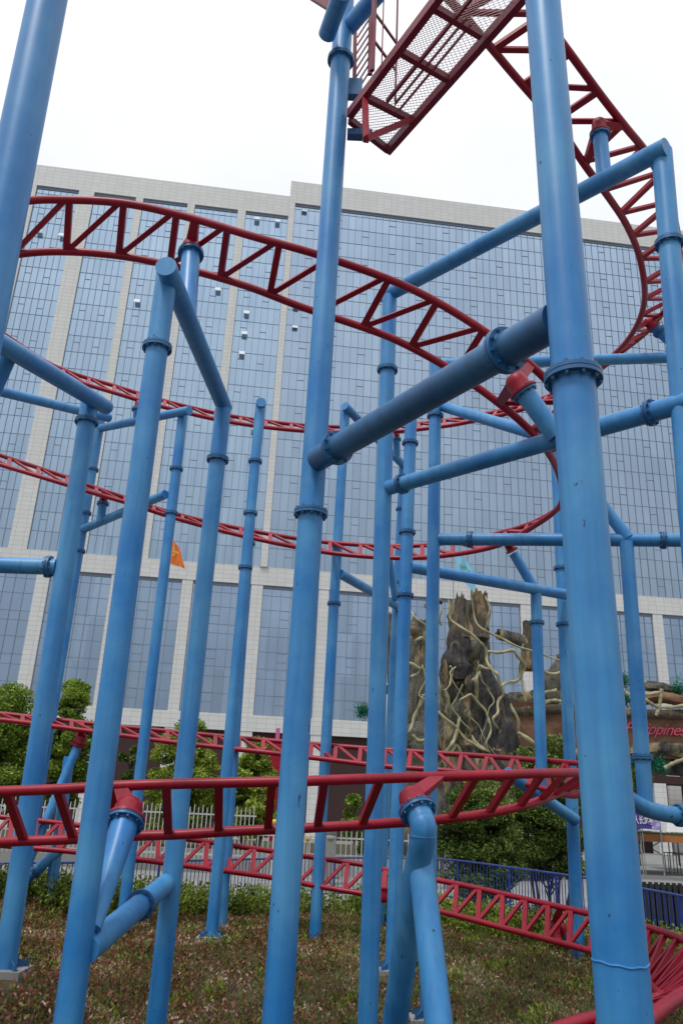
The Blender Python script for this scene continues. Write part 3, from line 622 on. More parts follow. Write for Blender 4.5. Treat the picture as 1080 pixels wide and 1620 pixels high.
T7 = track([(-80, 1285, -80, 1330, 19.6, 'n'), (48, 1297, 43, 1341, 19.7, 'n'), (127, 1306, 122, 1348, 19.8, 'n'), (200, 1315, 198, 1357, 19.9, 'n'), (308, 1329, 304, 1371, 20.2, 'n'), (432, 1347, 428, 1388, 20.6, 'n'), (513, 1359, 508, 1403, 20.6, 'n'), (573, 1368, 568, 1413, 20.4, 'n'), (617, 1378, 612, 1422, 20.1, 'n'),
            (720, 1398, 716, 1447, 19.1, 'n'), (820, 1420, 818, 1474, 18.1, 'n'), (937, 1447, 932, 1504, 16.6, 'n'), (1023, 1467, 1008, 1529, 15, 'n'), (1085, 1489, 1046, 1547, 13.3, 's'), (1130, 1512, 1057, 1560, 11.6, 's'), (1145, 1535, 1052, 1571, 10, 's'),
            (1125, 1553, 1040, 1580, 8.7, 'f'), (1080, 1573, 1018, 1592, 7.7, 'f'), (1028, 1611, 975, 1603, 7.0, 'f'), (975, 1665, 915, 1618, 6.5, 'f'), (905, 1735, 850, 1642, 6.1, 'f')],
           'lowest red track sloping over the planted bed and curling into the lower right corner', sp=.55)
dB = (capB - stubB).normalized(); saddle(T1, 303, 388, capB, dB, .14)
saddle(T1, 815, 605, capT1, capT1 - e1, .15); saddle(T1, 163, 783, cap4, (0, 0, 1), .11); saddle(T1, 805, 862, P(810, 872, 17.9), P(800, 855, 17.9) - P(849, 938, 17.9), .11)
saddle(T2, 958, 232, capR, (0, 0, 1), .11); saddle(T2, 1028, 508, P(1036, 519, 14.2), P(1033, 517, 14.2) - P(1085, 560, 14.2), .11); saddle(T2, 218, 630, cap3, (0, 0, 1), .1)
saddle(T2, 626, 682, capL, (0, 0, 1), .09)
saddle(T5, 195, 1285, f2, -dd, .16); saddle(T5, 672, 1262, fl, dn, .15); saddle(T5, 128, 1150, top, (.25, 0, 1), .14)
saddle(T7, 608, 1398, P(606, 1405, 19.5), (0, -.2, -1), .12); saddle(T7, 882, 1460, P(885, 1470, 17.8), P(860, 1450, 17.4) - P(885, 1470, 17.8), .12)

# ------------------------------------------------------------------ catwalk platform at the top
cw = thing('catwalk', P(600, 150, 8.6), 'dark red mesh maintenance platform at the top of the tall centre post', 'catwalk')
ZP = 11.4
def Z(px, py, z=ZP):
    r = ray(px, py); return Vector((0, 0, EZ)) + r * ((z - EZ) / r.z)
def cbar(name, a, b, w, h, m='darkred', za=ZP, zb=ZP):
    mb = MB(); A = Z(*a, za); Bb = Z(*b, zb); mb.bar(A, Bb, w, h); return mb.build(name, M[m], cw, smooth=False)
cbar('side_beam', (613, 238), (845, -25), .085, .14); cbar('side_beam', (553, 181), (715, -33), .085, .14)
for a, b in (((577, 153), (650, 190)), ((630, 80), (706, 124)), ((683, 10), (760, 56)), ((553, 190), (612, 236))): cbar('cross_beam', a, b, .07, .1)
cbar('stringer', (612, 160), (755, -15), .035, .06)
cbar('stringer', (590, 140), (600, 128), .035, .06)
for a, b in (((624, 165), (738, 28)), ((632, 173), (745, 38))): cbar('stringer', a, b, .018, .04)
c1 = P(577, 153, 8.55); cbar('bracket', (577, 157), (579, 222), .07, .07, 'red', ZP - .08, ZP - 1.0) ; cbar('bracket', (579, 219), (648, 190), .07, .07, 'red', ZP - 1.0, ZP - .08)
# grating: diamond wires
def grate(q, n):
    A, Bq, C, D = q; mb = MB(); nu, nv = n
    f = lambda u, v: lerp(lerp(A, Bq, u), lerp(D, C, u), v)
    for k in range(-nv, nu):
        pts = []
        for i0, i1 in ((0, nv),):
            ua, va, ub, vb = k / nu, 0, (k + nv) / nu, 1
            if ua < 0: va = -k / nv; ua = 0
            if ub > 1: vb = (nu - k) / nv; ub = 1
            if vb > va: mb.bar(f(ua, va), f(ub, vb), .0035, .007)
            if vb > va: mb.bar(f(ua, 1 - va), f(ub, 1 - vb), .0035, .007)
    return mb.build('grating', M['darkred'], cw, smooth=False)
zz = ZP + .075
grate((Z(553, 181, zz), Z(705, -20, zz), Z(840, -20, zz), Z(613, 236, zz)), (46, 15))
# hand-rail posts and the ladder panel
for px, p0y, p1y, ww in ((588, 112, -20, .05), (625, 160, -20, .02), (603, 118, -20, .012)):
    A = Z(px, p0y); mb = MB(); mb.bar(A, A + Vector((.0, 0, 2.6)), ww, ww); mb.build('rail_post', M['darkred'], cw, smooth=False)
A = Z(588, 112); C2 = Z(625, 160); 
for h in (.55, 1.05):
    mb = MB(); mb.bar(A + Vector((0, 0, h)), C2 + Vector((0, 0, h)), .03, .03); mb.build('hand_rail', M['darkred'], cw, smooth=False)
lx0, lx1 = P(560, 140, 8.9), P(584, 108, 8.9)
mb = MB()
for k in range(9):
    z = k * .17; mb.bar(P(561, 150, 8.9) + Vector((0, 0, z)), P(585, 112, 8.9) + Vector((0, 0, z)), .02, .02)
mb.build('ladder_rungs', M['darkred'], cw, smooth=False)
mb = MB(); mb.bar(P(560, 150, 8.9), P(562, 20, 8.9), .04, .06); mb.bar(P(585, 118, 8.9), P(587, -20, 8.9), .05, .07); mb.build('ladder_stile', M['darkred'], cw, smooth=False)
mb = MB(); mb.box(*(lambda p: (p.x - .12, p.x + .22, p.y - .06, p.y + .06, p.z - .05, p.z + .05))(P(563, 213, 8.3))); mb.build('clamp', M['blue_flange'], cw, smooth=False); mb = MB(); mb.box(*(lambda p: (p.x - .1, p.x + .1, p.y - .06, p.y + .06, p.z - .05, p.z + .25))(P(561, 150, 8.3)))
mb.build('clamp', M['blue_flange'], cw, smooth=False)
c2 = thing('catwalk', P(512, 5, 8.6), 'small corner of dark red walkway grating at the top edge, left of the tall post', 'catwalk')
mb = MB(); mb.bar(P(470, -22, 8.8), P(531, 16, 8.4), .09, .12); mb.build('side_beam', M['darkred'], c2, smooth=False)
mb = MB(); mb.bar(P(500, -30, 8.8), P(540, -5, 8.4), .09, .12); mb.build('side_beam', M['darkred'], c2, smooth=False)
mb = MB()
for k in range(9): mb.bar(lerp(P(470, -22, 8.8), P(531, 16, 8.4), k / 8), lerp(P(500, -30, 8.8), P(540, -5, 8.4), k / 8), .01, .02)
mb.build('grating', M['darkred'], c2, smooth=False)

# ------------------------------------------------------------------ railings and fences
def railing(pxs, h=1.12, step=.125):
    """blue picket railing along a surveyed top line"""
    tops = smoothpts([P(*q) for q in pxs], 10); root = thing('railing', (tops[len(tops) // 2].x, tops[len(tops) // 2].y, PV), 'dark blue picket railing running behind the planted bed across the picture', 'railing')
    mb = MB(); mb.tube(tops, .028, 10); mb.build('top_rail', M['bluerail'], root)
    low = [p - Vector((0, 0, h - .12)) for p in tops]; mb = MB(); mb.tube(low, .02, 8); mb.build('bottom_rail', M['bluerail'], root)
    s = [0.]
    for i in range(1, len(tops)): s.append(s[-1] + (tops[i] - tops[i - 1]).length)
    n = int(s[-1] / step); mb = MB(); mp_ = MB()
    for i in range(n):
        q = i * step; j = min(max(int(np.searchsorted(s, q)), 1), len(s) - 1); p = lerp(tops[j - 1], tops[j], (q - s[j - 1]) / (s[j] - s[j - 1]))
        if i % 16 == 8: mp_ = MB(); mp_.bar(p, p - Vector((0, 0, h + .3)), .06, .06, (0, 1, 0)); mp_.build('railing_post', M['bluerail'], root, smooth=False)
        else: mb.bar(p, p - Vector((0, 0, h - .12)), .02, .02, (0, 1, 0))
    tag(mb.build('pickets', M['bluerail'], root, smooth=False), kind='stuff')
railing([(-60, 1367, 22), (60, 1365, 22), (200, 1364, 22.6), (320, 1361, 24), (450, 1358, 26), (560, 1357, 27), (650, 1358, 26.8), (720, 1361, 26), (820, 1374, 24), (900, 1385, 22), (960, 1395, 21), (1017, 1406, 20), (1080, 1418, 18.8), (1160, 1436, 17.2)])
def white_fence(x0, x1, Y, zt, zb, step, label, pointed=True):
    root = thing('white_fence', ((x0 + x1) / 2, Y, zb), label, 'fence')
    mb = MB(); mb.bar((x0, Y, zb + .25), (x1, Y, zb + .25), .07, .09); mb.build('bottom_rail', M['white'], root, smooth=False)
    mb = MB(); mb.bar((x0, Y, zt - .35), (x1, Y, zt - .35), .06, .07); mb.build('top_rail', M['white'], root, smooth=False)
    mb = MB(); x = x0; k = 0
    while x < x1:
        hh = zt + (.12 if k % 2 == 0 and pointed else 0); w_ = .022
        mb.box(x - w_, x + w_, Y - .06, Y - .03, zb, hh - .1); mb.add([(x - w_, Y - .06, hh - .1), (x + w_, Y - .06, hh - .1), (x + w_, Y - .03, hh - .1), (x - w_, Y - .03, hh - .1), (x, Y - .045, hh)], [(0, 1, 4), (1, 2, 4), (2, 3, 4), (3, 0, 4)])
        x += step; k += 1
    tag(mb.build('pickets', M['white'], root, smooth=False), kind='stuff')
white_fence(-20.5, -3.6, 43.0, 2.72, .6 + PV, .215, 'tall white picket fence with pointed tops on the left, before the light green shrubs')
white_fence(-3.2, 6.5, 40.0, 1.95, PV, .24, 'lower white picket fence between carved stone posts, behind the centre posts', False)
def stone_post(px, Y, label):
    p = P(px, 1350, Y); root = thing('stone_post', (p.x, Y, PV), label, 'stone post', 'carved stone posts of the white fence')
    mb = MB(); mb.box(p.x - .24, p.x + .24, Y - .24, Y + .24, PV, 1.55); mb.build('shaft', M['stone'], root, smooth=False)
    mb = MB(); mb.tube([(p.x, Y, 1.55), (p.x, Y, 1.62), (p.x, Y, 1.72), (p.x, Y, 1.9), (p.x, Y, 2.05), (p.x, Y, 2.15), (p.x, Y, 2.22)], [.3, .3, .18, .27, .25, .14, .02], 16); mb.build('finial', M['stone'], root)
stone_post(522, 39.8, 'carved grey stone post with round finial, just right of the tall centre post')
stone_post(710, 39.8, 'carved grey stone post with round finial, right of the crossing A-frame legs')
for px, py, lab in ((434, 1301, 'small yellow globe lamp left of the tall centre post'), (487, 1326, 'small yellow globe lamp low between centre posts, on the white fence')):
    p = P(px, py, 42.3); root = thing('globe_lamp', (p.x, 42.3, PV), lab, 'lamp'); mb = MB(); mb.tube([(p.x, 42.3, PV), (p.x, 42.3, p.z)], .03, 8); mb.build('stem', M['white'], root)
    mb = MB(); mb.tube([(p.x, 42.3, p.z + .16 * math.cos(t)) for t in np.linspace(math.pi, 0, 9)], [max(.004, .16 * math.sin(t)) for t in np.linspace(math.pi, 0, 9)], 14); mb.build('globe', M['yellowball'], root)
# dark corrugated barrier on the right
root = thing('barrier', (9.2, 25, PV), 'black ribbed barrier standing behind the blue railing at the right edge', 'barrier')
mb = MB(); x = 8.55
while x < 14.5:
    mb.box(x, x + .115, 24.9, 25.06, PV, 1.12); mb.box(x + .02, x + .095, 24.93, 25.03, 1.12, 1.17); x += .17
tag(mb.build('slats', M['black'], root, smooth=False), kind='stuff'); mb = MB(); mb.box(8.5, 14.6, 25.07, 25.13, PV, 1.0); mb.build('backing', M['black'], root, smooth=False)

# ------------------------------------------------------------------ leaves
def leaves(name, pts, size, m, parent=None, up=.3, local=False, aspect=.5):
    """pts: (n,3) centres; one pointed leaf quad each"""
    n = len(pts); d = rng.normal(size=(n, 3)); d[:, 2] = np.abs(d[:, 2]) * .6 + up; d /= np.linalg.norm(d, axis=1)[:, None]
    e = rng.normal(size=(n, 3)); e -= d * (e * d).sum(1)[:, None]; e /= np.linalg.norm(e, axis=1)[:, None]
    s = (size * rng.uniform(.6, 1.4, n))[:, None]; nrm = np.cross(d, e) * s * .12
    v = np.stack([pts, pts + d * s * .55 + e * s * aspect * .5 + nrm, pts + d * s * 1.05, pts + d * s * .5 - e * s * aspect * .5 + nrm], 1).reshape(-1, 3)
    me = bpy.data.meshes.new(name); me.vertices.add(4 * n); me.vertices.foreach_set('co', v.ravel().astype(np.float32))
    me.loops.add(4 * n); me.loops.foreach_set('vertex_index', np.arange(4 * n, dtype=np.int32)); me.polygons.add(n); me.polygons.foreach_set('loop_start', np.arange(0, 4 * n, 4, dtype=np.int32))
    try: me.polygons.foreach_set('loop_total', np.full(n, 4, dtype=np.int32))
    except Exception: pass
    me.update(); me.materials.append(m); me.validate()
    o = bpy.data.objects.new(name, me); col.objects.link(o)
    if parent: o.parent = parent; o.matrix_parent_inverse = Matrix.Translation(-parent_world(parent))
    return o
_gx = np.linspace(-16, 16, 97); _gy = np.linspace(5, 28, 93); _gt = np.array([[bedz(x, y) for y in _gy] for x in _gx])
def gzv(x, y):
    i = np.clip(((x + 16) / 32 * 96), 0, 95.999); j = np.clip(((y - 5) / 23 * 92), 0, 91.999); i0 = i.astype(int); j0 = j.astype(int); a = i - i0; b = j - j0
    return _gt[i0, j0] * (1 - a) * (1 - b) + _gt[i0 + 1, j0] * a * (1 - b) + _gt[i0, j0 + 1] * (1 - a) * b + _gt[i0 + 1, j0 + 1] * a * b
def field(nplants, per, cond, hh, spread, xr=(-13, 13), yr=(8.5, 27)):
    """small shoots: a plant point, then leaves climbing its stem"""
    x = rng.uniform(*xr, nplants); y = rng.uniform(*yr, nplants)
    be = np.interp(x, [-16, -5, -2, 0, 3, 6, 8, 14], [21.8, 21.6, 24.4, 26.2, 25.2, 20.6, 18.6, 15.5]); k = (np.abs(x) < y * .52 + .5) & (y < be - .25) & cond(x, y); x, y = x[k], y[k]; n = len(x)
    h = hh * rng.uniform(.35, 1.2, n); X = np.repeat(x, per); Y = np.repeat(y, per); H = np.repeat(h, per); t = np.tile(np.linspace(.2, 1, per), n)
    X = X + rng.normal(0, spread, n * per); Y = Y + rng.normal(0, spread, n * per)
    o = np.stack([X, Y, gzv(X, Y) + H * t - .01], 1)
    for px_, py_ in PLATES: o = o[(np.abs(o[:, 0] - px_) > .33) | (np.abs(o[:, 1] - py_ + .25) > .5)]
    return o
def patch(x, y, s=1.0, o=0): return np.sin(x * 1.1 * s + o) * np.cos(y * .9 * s - o * 2) + .6 * np.sin(x * 2.7 * s - y * 1.9 * s + o)
leftish = lambda x, y: np.clip((1.2 - x) / 2.5 + .2 * patch(x, y, 1, 2), 0, 1) > rng.uniform(0, 1, len(x))
tag(leaves('ground_cover', field(46000, 7, lambda x, y: leftish(x, y) | (rng.uniform(0, 1, len(x)) < .45), .15, .05), .062, M['cover'], up=.5), 'low reddish brown leafy ground cover filling the bed under the supports', 'ground cover', kind='stuff')
tag(leaves('grass', field(40000, 6, lambda x, y: ~leftish(x, y) | (rng.uniform(0, 1, len(x)) < .35), .13, .03), .07, M['grassy'], up=1.4, aspect=.22), 'short green and brown grass between the ground cover', 'grass', kind='stuff')
near = lambda x, y: (np.interp(x, [-16, -5, -2, 0, 3, 6, 8, 14], [21.8, 21.6, 24.4, 26.2, 25.2, 20.6, 18.6, 15.5]) - y < 1.5 + np.where(x > 1.2, 1.6, 0) + .5 * patch(x, y, 1.4, 1)) & (rng.uniform(0, 1, len(x)) < .5 + .3 * patch(x, y, 2.3, 4))
tag(leaves('shrub_border', field(110000, 14, near, .66, .11), .09, M['cover_green'], up=.5), 'yellow green shrubs along the foot of the blue railing', 'shrubs', kind='stuff')
tufts = lambda x, y: patch(x, y, 2.2, 3) > .95
tag(leaves('weeds', field(26000, 8, tufts, .2, .035), .085, M['cover_green'], up=.9, aspect=.35), 'scattered bright green weeds in the bed', 'weeds', kind='stuff')

def tree(px, pytop, pybase, Y, wpx, m, label, name='tree', n=16000, leaf=.17, lobes=16, gz0=PV, trunkr=.12, stems=1, low=.25, crown=None):
    c = P(px, (pytop + pybase) / 2, Y); ztop = P(px, pytop, Y).z; zbase = crown if crown is not None else lerp(gz0, ztop, low); wid = (P(px + wpx, 1200, Y) - P(px, 1200, Y)).x * .5
    root = thing(name, (c.x, Y, gz0), label, name.replace('_', ' '))
    st = random.Random(int(px * 7 + Y)); cen = []
    zc_, zh = (zbase + ztop) / 2, (ztop - zbase) / 2
    for k in range(lobes):
        while True:
            u = Vector((st.uniform(-1, 1), st.uniform(-1, 1), st.uniform(-1, 1)))
            if .35 < u.length < 1: break
        r_ = min(wid, zh * 1.3) * st.uniform(.24, .40); sh = 1 - .25 * max(0, u.z)
        cen.append((c.x + u.x * (wid - r_ * .6) * sh, Y + u.y * (wid - r_ * .6) * sh, zc_ + u.z * (zh - r_ * .5), r_))
    mb = MB()
    for s_ in range(stems):
        ox = (s_ - (stems - 1) / 2) * trunkr * 2.6; pts = [(c.x + ox, Y, gz0 - .1), (c.x + ox * 1.4 + st.uniform(-.1, .1), Y, lerp(gz0, zbase, .6)), (c.x + ox * 2.4 + st.uniform(-.2, .2), Y, lerp(zbase, ztop, .35)), (c.x + ox * 2 + st.uniform(-.2, .2), Y, lerp(zbase, ztop, .8))]
        mb.tube(smoothpts(pts, 4), list(np.linspace(trunkr, trunkr * .25, 13)), 8)
    mb.build('trunk', M['bark'], root)
    mb = MB()
    for (x, y, z, r) in cen:
        s0 = Vector((c.x, Y, max(gz0 + .3, z - r * 1.6 - .2))); mb.tube(smoothpts([s0, lerp(s0, Vector((x, y, z)), .5) + Vector((0, 0, .1)), Vector((x, y, z))], 3), list(np.linspace(trunkr * .4, .015, 7)), 6)
    mb.build('limbs', M['bark'], root)
    wgt = np.array([q[3] ** 2 for q in cen]); idx = rng.choice(len(cen), n, p=wgt / wgt.sum()); C = np.array(cen)[idx]
    v = rng.normal(size=(n, 3)); v /= np.linalg.norm(v, axis=1)[:, None]; rad = C[:, 3] * rng.uniform(.45, 1.12, n) ** .7; pts = C[:, :3] + v * rad[:, None] * np.array([1.15, 1.0, .72])
    # leaf sprays: gather into twigs so that gaps open between them
    tw = rng.normal(size=(n, 3)) * .0; pts += tw; q = np.round(pts / (leaf * 2.6)); hsh = np.abs(np.sin(q @ np.array([12.9898, 78.233, 37.719])) * 43758.5453) % 1; pts = pts[hsh > .26]
    leaves('crown', pts, leaf, m, root, up=.1, aspect=.55)
    return root
tree(5, 1078, 1300, 46.5, 140, M['leaf_mid'], 'dense round green tree at the left edge behind the low track', gz0=.6, n=70000, crown=1.6, lobes=54, leaf=.15)
tree(108, 1070, 1300, 47.5, 92, M['leaf_mid'], 'tall green tree with a rounded crown between the front left posts', gz0=.6, n=56000, crown=1.8, lobes=44, leaf=.15)
tree(205, 1165, 1292, 48, 56, M['leaf_dark'], 'dark green shrub peeking out right of the front left post', 'shrub', gz0=.6, n=24000, lobes=22, crown=.8, leaf=.17)
tree(292, 1133, 1295, 47, 112, M['leaf_light'], 'light yellow green shrub behind the white fence, left one of the pair', 'shrub', gz0=.6, n=60000, crown=.7, lobes=50, leaf=.17)
tree(393, 1160, 1300, 46, 96, M['leaf_light'], 'light yellow green shrub beside the tall centre post, right one of the pair', 'shrub', gz0=.6, n=48000, crown=.6, lobes=44, leaf=.17)
tree(412, 1235, 1320, 44.5, 60, M['leaf_light'], 'small pale shrub low behind the tall centre post', 'shrub', gz0=.4, n=7000, lobes=12, crown=.5, leaf=.14)
tree(862, 1150, 1400, 31, 128, M['leaf_dark'], 'big dark green bush under the light blue flag, behind the blue railing', n=90000, stems=5, crown=-.1, lobes=64, leaf=.105, trunkr=.07)
tree(757, 1205, 1390, 29, 135, M['leaf_dark'], 'dark bushy tree right behind the A-frame legs and the railing', n=80000, stems=4, crown=-.2, lobes=56, leaf=.10, trunkr=.06)
tree(1000, 1165, 1300, 72, 62, M['leaf_mid'], 'narrow green tree between the thick right post and the white pillar', n=14000, lobes=18, crown=1.5, leaf=.17)
tree(585, 1270, 1330, 44, 44, M['leaf_dark'], 'small dark shrub beside the foot of the artificial tree stump', 'shrub', n=7000, lobes=12, crown=.4, leaf=.13)
tree(560, 1255, 1300, 70, 60, M['leaf_mid'], 'low green hedge shrub before the shop posters', 'shrub', n=5000, lobes=10, crown=.6, leaf=.22)
# palm like plant
p = P(1066, 1285, 76); root = thing('palm', (p.x, 76, PV), 'small spiky palm before the dark entrance at the right edge', 'palm')
mb = MB(); mb.tube([(p.x, 76, PV), (p.x, 76, 3.0)], [.1, .08], 8); mb.build('trunk', M['bark'], root); mb = MB()
for k in range(22):
    a = k * 2.4; u = .35 + .5 * (k % 5) / 5; q = Vector((p.x, 76, 3.0)); e = q + Vector((math.cos(a) * 1.3 * (1.2 - u * .5), math.sin(a) * .9, u * 1.5)); m_ = lerp(q, e, .6) + Vector((0, 0, .3)); s_ = Vector((-math.sin(a), math.cos(a), 0)) * .09
    mb.add([q, m_ + s_, e, m_ - s_], [(0, 1, 2, 3)])
mb.build('fronds', M['leaf_dark'], root, smooth=False)

# ------------------------------------------------------------------ artificial tree stump and gate
def lump(pts, rad, seed, n=26, jag=.0, k=7, sq=1.0, amp=.14):
    """rough column with ridges; jag breaks its top edge"""
    mb = MB(); c = smoothpts(pts, k); m = len(c); rs = np.interp(np.linspace(0, len(rad) - 1, m), range(len(rad)), rad); vs = []; fs = []; st = random.Random(seed); ph = [st.uniform(0, 6.3) for _ in range(6)]
    for i in range(m):
        T = (c[min(i + 1, m - 1)] - c[max(i - 1, 0)]).normalized(); a = Vector((0, 1, 0)) - T * T.y; a = a.normalized() if a.length > .1 else T.orthogonal().normalized(); b = T.cross(a)
        for j in range(n):
            t = 2 * math.pi * j / n; g = 1 + amp * (math.sin(3 * t + ph[0] + i * .12) + .7 * math.sin(7 * t + ph[1] - i * .2) + .5 * math.sin(11 * t + ph[2]) * math.sin(i * .5 + ph[3])) + st.uniform(-.03, .03)
            v = c[i] + (a * math.cos(t) * sq + b * math.sin(t)) * rs[i] * g
            dd_ = (v - c[i]).normalized(); v = v + dd_ * rs[i] * (.30 * noise.noise(v * .9) + .16 * noise.noise(v * 2.6) + .07 * noise.noise(v * 6))
            if jag and i >= m - 2: v = v + T * (jag * (.5 + .5 * math.sin(4 * t + ph[4])) * (.6 + .4 * math.sin(9 * t + ph[5])))
            vs.append(v)
    for i in range(m - 1):
        for j in range(n): j2 = (j + 1) % n; fs.append((i * n + j, i * n + j2, (i + 1) * n + j2, (i + 1) * n + j))
    o = len(vs); vs.append(c[-1] - (c[-1] - c[-2]).normalized() * .4 * rs[-1]); fs += [((m - 1) * n + j, (m - 1) * n + (j + 1) % n, o) for j in range(n)]; fs.append(tuple(reversed(range(n))))
    return mb.add(vs, fs)
SY = 50
st_ = thing('tree_stump_sculpture', (P(715, 1300, SY).x, SY, PV), 'giant dark artificial tree stump wrapped in pale winding roots, below the light blue flag', 'sculpture')
def Q(px, py, dy=0): return P(px, py, SY + dy)
def low(px): p = P(px, 1290, SY); return Vector((p.x, SY, PV))
U = 50 / 1348 * 1.02
lump([low(722), Q(722, 1230), Q(728, 1160), Q(734, 1110), Q(738, 1060), Q(738, 1010), Q(738, 962)], [95 * U, 80 * U, 66 * U, 52 * U, 38 * U, 34 * U, 31 * U], 3, n=56, jag=.6, amp=.11).build('trunk', M['stump'], st_, ang=60)
lump([low(665), Q(664, 1200, 1), Q(662, 1100, 1), Q(663, 1030, 1), Q(666, 985, 1)], [44 * U, 34 * U, 27 * U, 22 * U, 17 * U], 5, n=30, jag=.5, amp=.08).build('side_trunk', M['stump'], st_, ang=60)
lump([Q(757, 1010, -1.0), Q(758, 985, -1.0), Q(758, 962, -1.0), Q(758, 943, -1.0)], [15 * U, 14 * U, 13 * U, 12 * U], 11, n=20, jag=.6, amp=.07).build('broken_top', M['stumptan'], st_, ang=60)
lump([Q(728, 1010, -1.2), Q(727, 985, -1.2), Q(727, 965, -1.2), Q(727, 948, -1.2)], [15 * U, 12 * U, 9 * U, 7 * U], 12, n=18, jag=.6, amp=.1).build('broken_top', M['stumptan'], st_, ang=60)
lump([Q(780, 1230, -2.0), Q(782, 1160, -2.0), Q(778, 1110, -1.7), Q(770, 1080, -1.4), Q(765, 1062, -1.2)], [34 * U, 28 * U, 22 * U, 15 * U, 9 * U], 14, n=26, jag=.3, amp=.12).build('buttress', M['rockdark'], st_, ang=60)
lump([Q(806, 1220, -2.4), Q(804, 1165, -2.2), Q(800, 1125, -2.0)], [18 * U, 12 * U, 6 * U], 15, n=16, jag=.4, amp=.12).build('buttress', M['stumptan'], st_, ang=60)
lump([Q(722, 1075, -2.3), Q(722, 1055, -2.3), Q(722, 1035, -2.2), Q(724, 1012, -2.0)], [20 * U, 24 * U, 20 * U, 19 * U], 16, n=12, jag=.2, amp=.09, sq=.7).build('knot', M['rockdark'], st_, ang=30)
for a in ((741, 1100, 741, 1060, 7), (706, 1085, 704, 1035, 6), (655, 1010, 653, 985, 10), (718, 1190, 722, 1145, 6)):
    lump([Q(a[0], a[1], -2.6), Q((a[0] + a[2]) / 2, (a[1] + a[3]) / 2, -2.7), Q(a[2], a[3], -2.4)], [2 * U, a[4] * U, 2 * U], int(a[0]), n=12, amp=.1).build('bark_patch', M['stumptan'], st_, ang=60)
lump([low(622) + Vector((0, 1, 0)), Q(620, 1180, 1), Q(618, 1090, 1), Q(617, 1010, 1), Q(616, 975, 1)], [8 * U, 5 * U, 4 * U, 7 * U, 8 * U], 21, n=14, jag=.3).build('side_trunk', M['stump'], st_, ang=60)
lump([Q(840, 1020, 0), Q(812, 1010, -.2), Q(788, 1003, -.5)], [10 * U, 10 * U, 9 * U], 22, n=14, jag=.15, amp=.07).build('cut_branch', M['stump'], st_, ang=60)
lump([Q(834, 1060, 0), Q(835, 1030, 0), Q(835, 985, 0)], [13 * U, 12 * U, 11 * U], 23, n=10, jag=.1, amp=.08).build('side_trunk', M['stumptan'], st_, ang=60)
lump([Q(700, 953, -1), Q(690, 950, -1), Q(672, 960, -1)], [3 * U, 5 * U, 4 * U], 24, n=10).build('cut_branch', M['stumptan'], st_, ang=60)
VN = [[(745, 948), (750, 975), (765, 998), (800, 1012), (830, 1028), (860, 1035), (895, 1048)], [(708, 950), (712, 975), (725, 992), (750, 1005), (762, 1022), (770, 1030), (768, 1045), (778, 1058), (786, 1068), (792, 1085), (794, 1100), (787, 1115), (785, 1130), (780, 1142), (787, 1152), (795, 1163)],
      [(770, 1032), (790, 1031), (810, 1030), (822, 1040), (828, 1058), (820, 1073), (805, 1080), (793, 1085)], [(726, 1115), (732, 1103), (745, 1100), (757, 1112), (770, 1130), (775, 1150), (770, 1175), (773, 1192)], [(692, 1125), (705, 1137), (720, 1150), (728, 1160), (740, 1172), (755, 1180), (775, 1190)],
      [(704, 1092), (708, 1112), (710, 1130)], [(712, 1055), (715, 1065), (712, 1080), (705, 1090)], [(742, 1080), (755, 1068), (757, 1056), (765, 1055), (778, 1060)], [(752, 1105), (755, 1090), (752, 1078), (760, 1062)], [(650, 970), (662, 980), (672, 990)], [(658, 1020), (660, 1010), (668, 1010), (672, 1013)],
      [(648, 1050), (660, 1055), (672, 1062)], [(650, 1072), (662, 1063), (674, 1060)], [(646, 1160), (655, 1135), (665, 1115), (670, 1098)], [(725, 1135), (722, 1160), (712, 1180), (704, 1192)], [(745, 1165), (755, 1175), (770, 1190)], [(808, 1115), (815, 1130), (820, 1150), (820, 1165)], [(820, 1160), (845, 1175), (870, 1190)],
      [(828, 1020), (822, 1048), (825, 1075), (828, 1090), (832, 1110)], [(895, 1060), (875, 1065), (855, 1060), (845, 1048), (852, 1042)], [(650, 1165), (662, 1170), (672, 1172)], [(766, 1000), (772, 985), (773, 960), (768, 942)], [(698, 990), (694, 975), (699, 960)], [(700, 1200), (710, 1190), (722, 1180), (730, 1195)], [(688, 1150), (694, 1170), (702, 1190)]]
for k, l in enumerate(VN):
    r0 = (2.0 + 1.1 * ((k * 7) % 3) / 2) * U * .8; pts = []; c = smoothpts([Q(x, y, -3.0 + .3 * math.sin(i * 1.3 + k)) for i, (x, y) in enumerate(l)], 6)
    rs = [1.25 * r0 * (1 + .13 * math.sin(i * 1.1 + k)) * (.65 + .35 * math.sin(math.pi * min(1, (i + 2) / len(c)))) for i in range(len(c))]
    mb = MB(); mb.tube([q + Vector((.05 * math.sin(i * .55 + k), 0, .05 * math.cos(i * .5))) for i, q in enumerate(c)], rs, 8); mb.build('root_vine', M['vine'], st_, ang=70)
sv = random.Random(4)
for k in range(10):
    x = sv.uniform(652, 808); y = sv.uniform(1030, 1150) if x < 780 else 1130; l = [(x, y)]
    for _ in range(sv.randint(3, 6)): x += sv.uniform(-12, 14); y += sv.uniform(9, 24); l.append((x, y))
    c = smoothpts([Q(a_, b_, -3.2 + .2 * math.sin(i + k)) for i, (a_, b_) in enumerate(l)], 5); mb = MB(); mb.tube(c, [sv.uniform(.035, .05) * (1.2 - i / len(c)) for i in range(len(c))], 7); mb.build('root_vine', M['vine'], st_, ang=70)
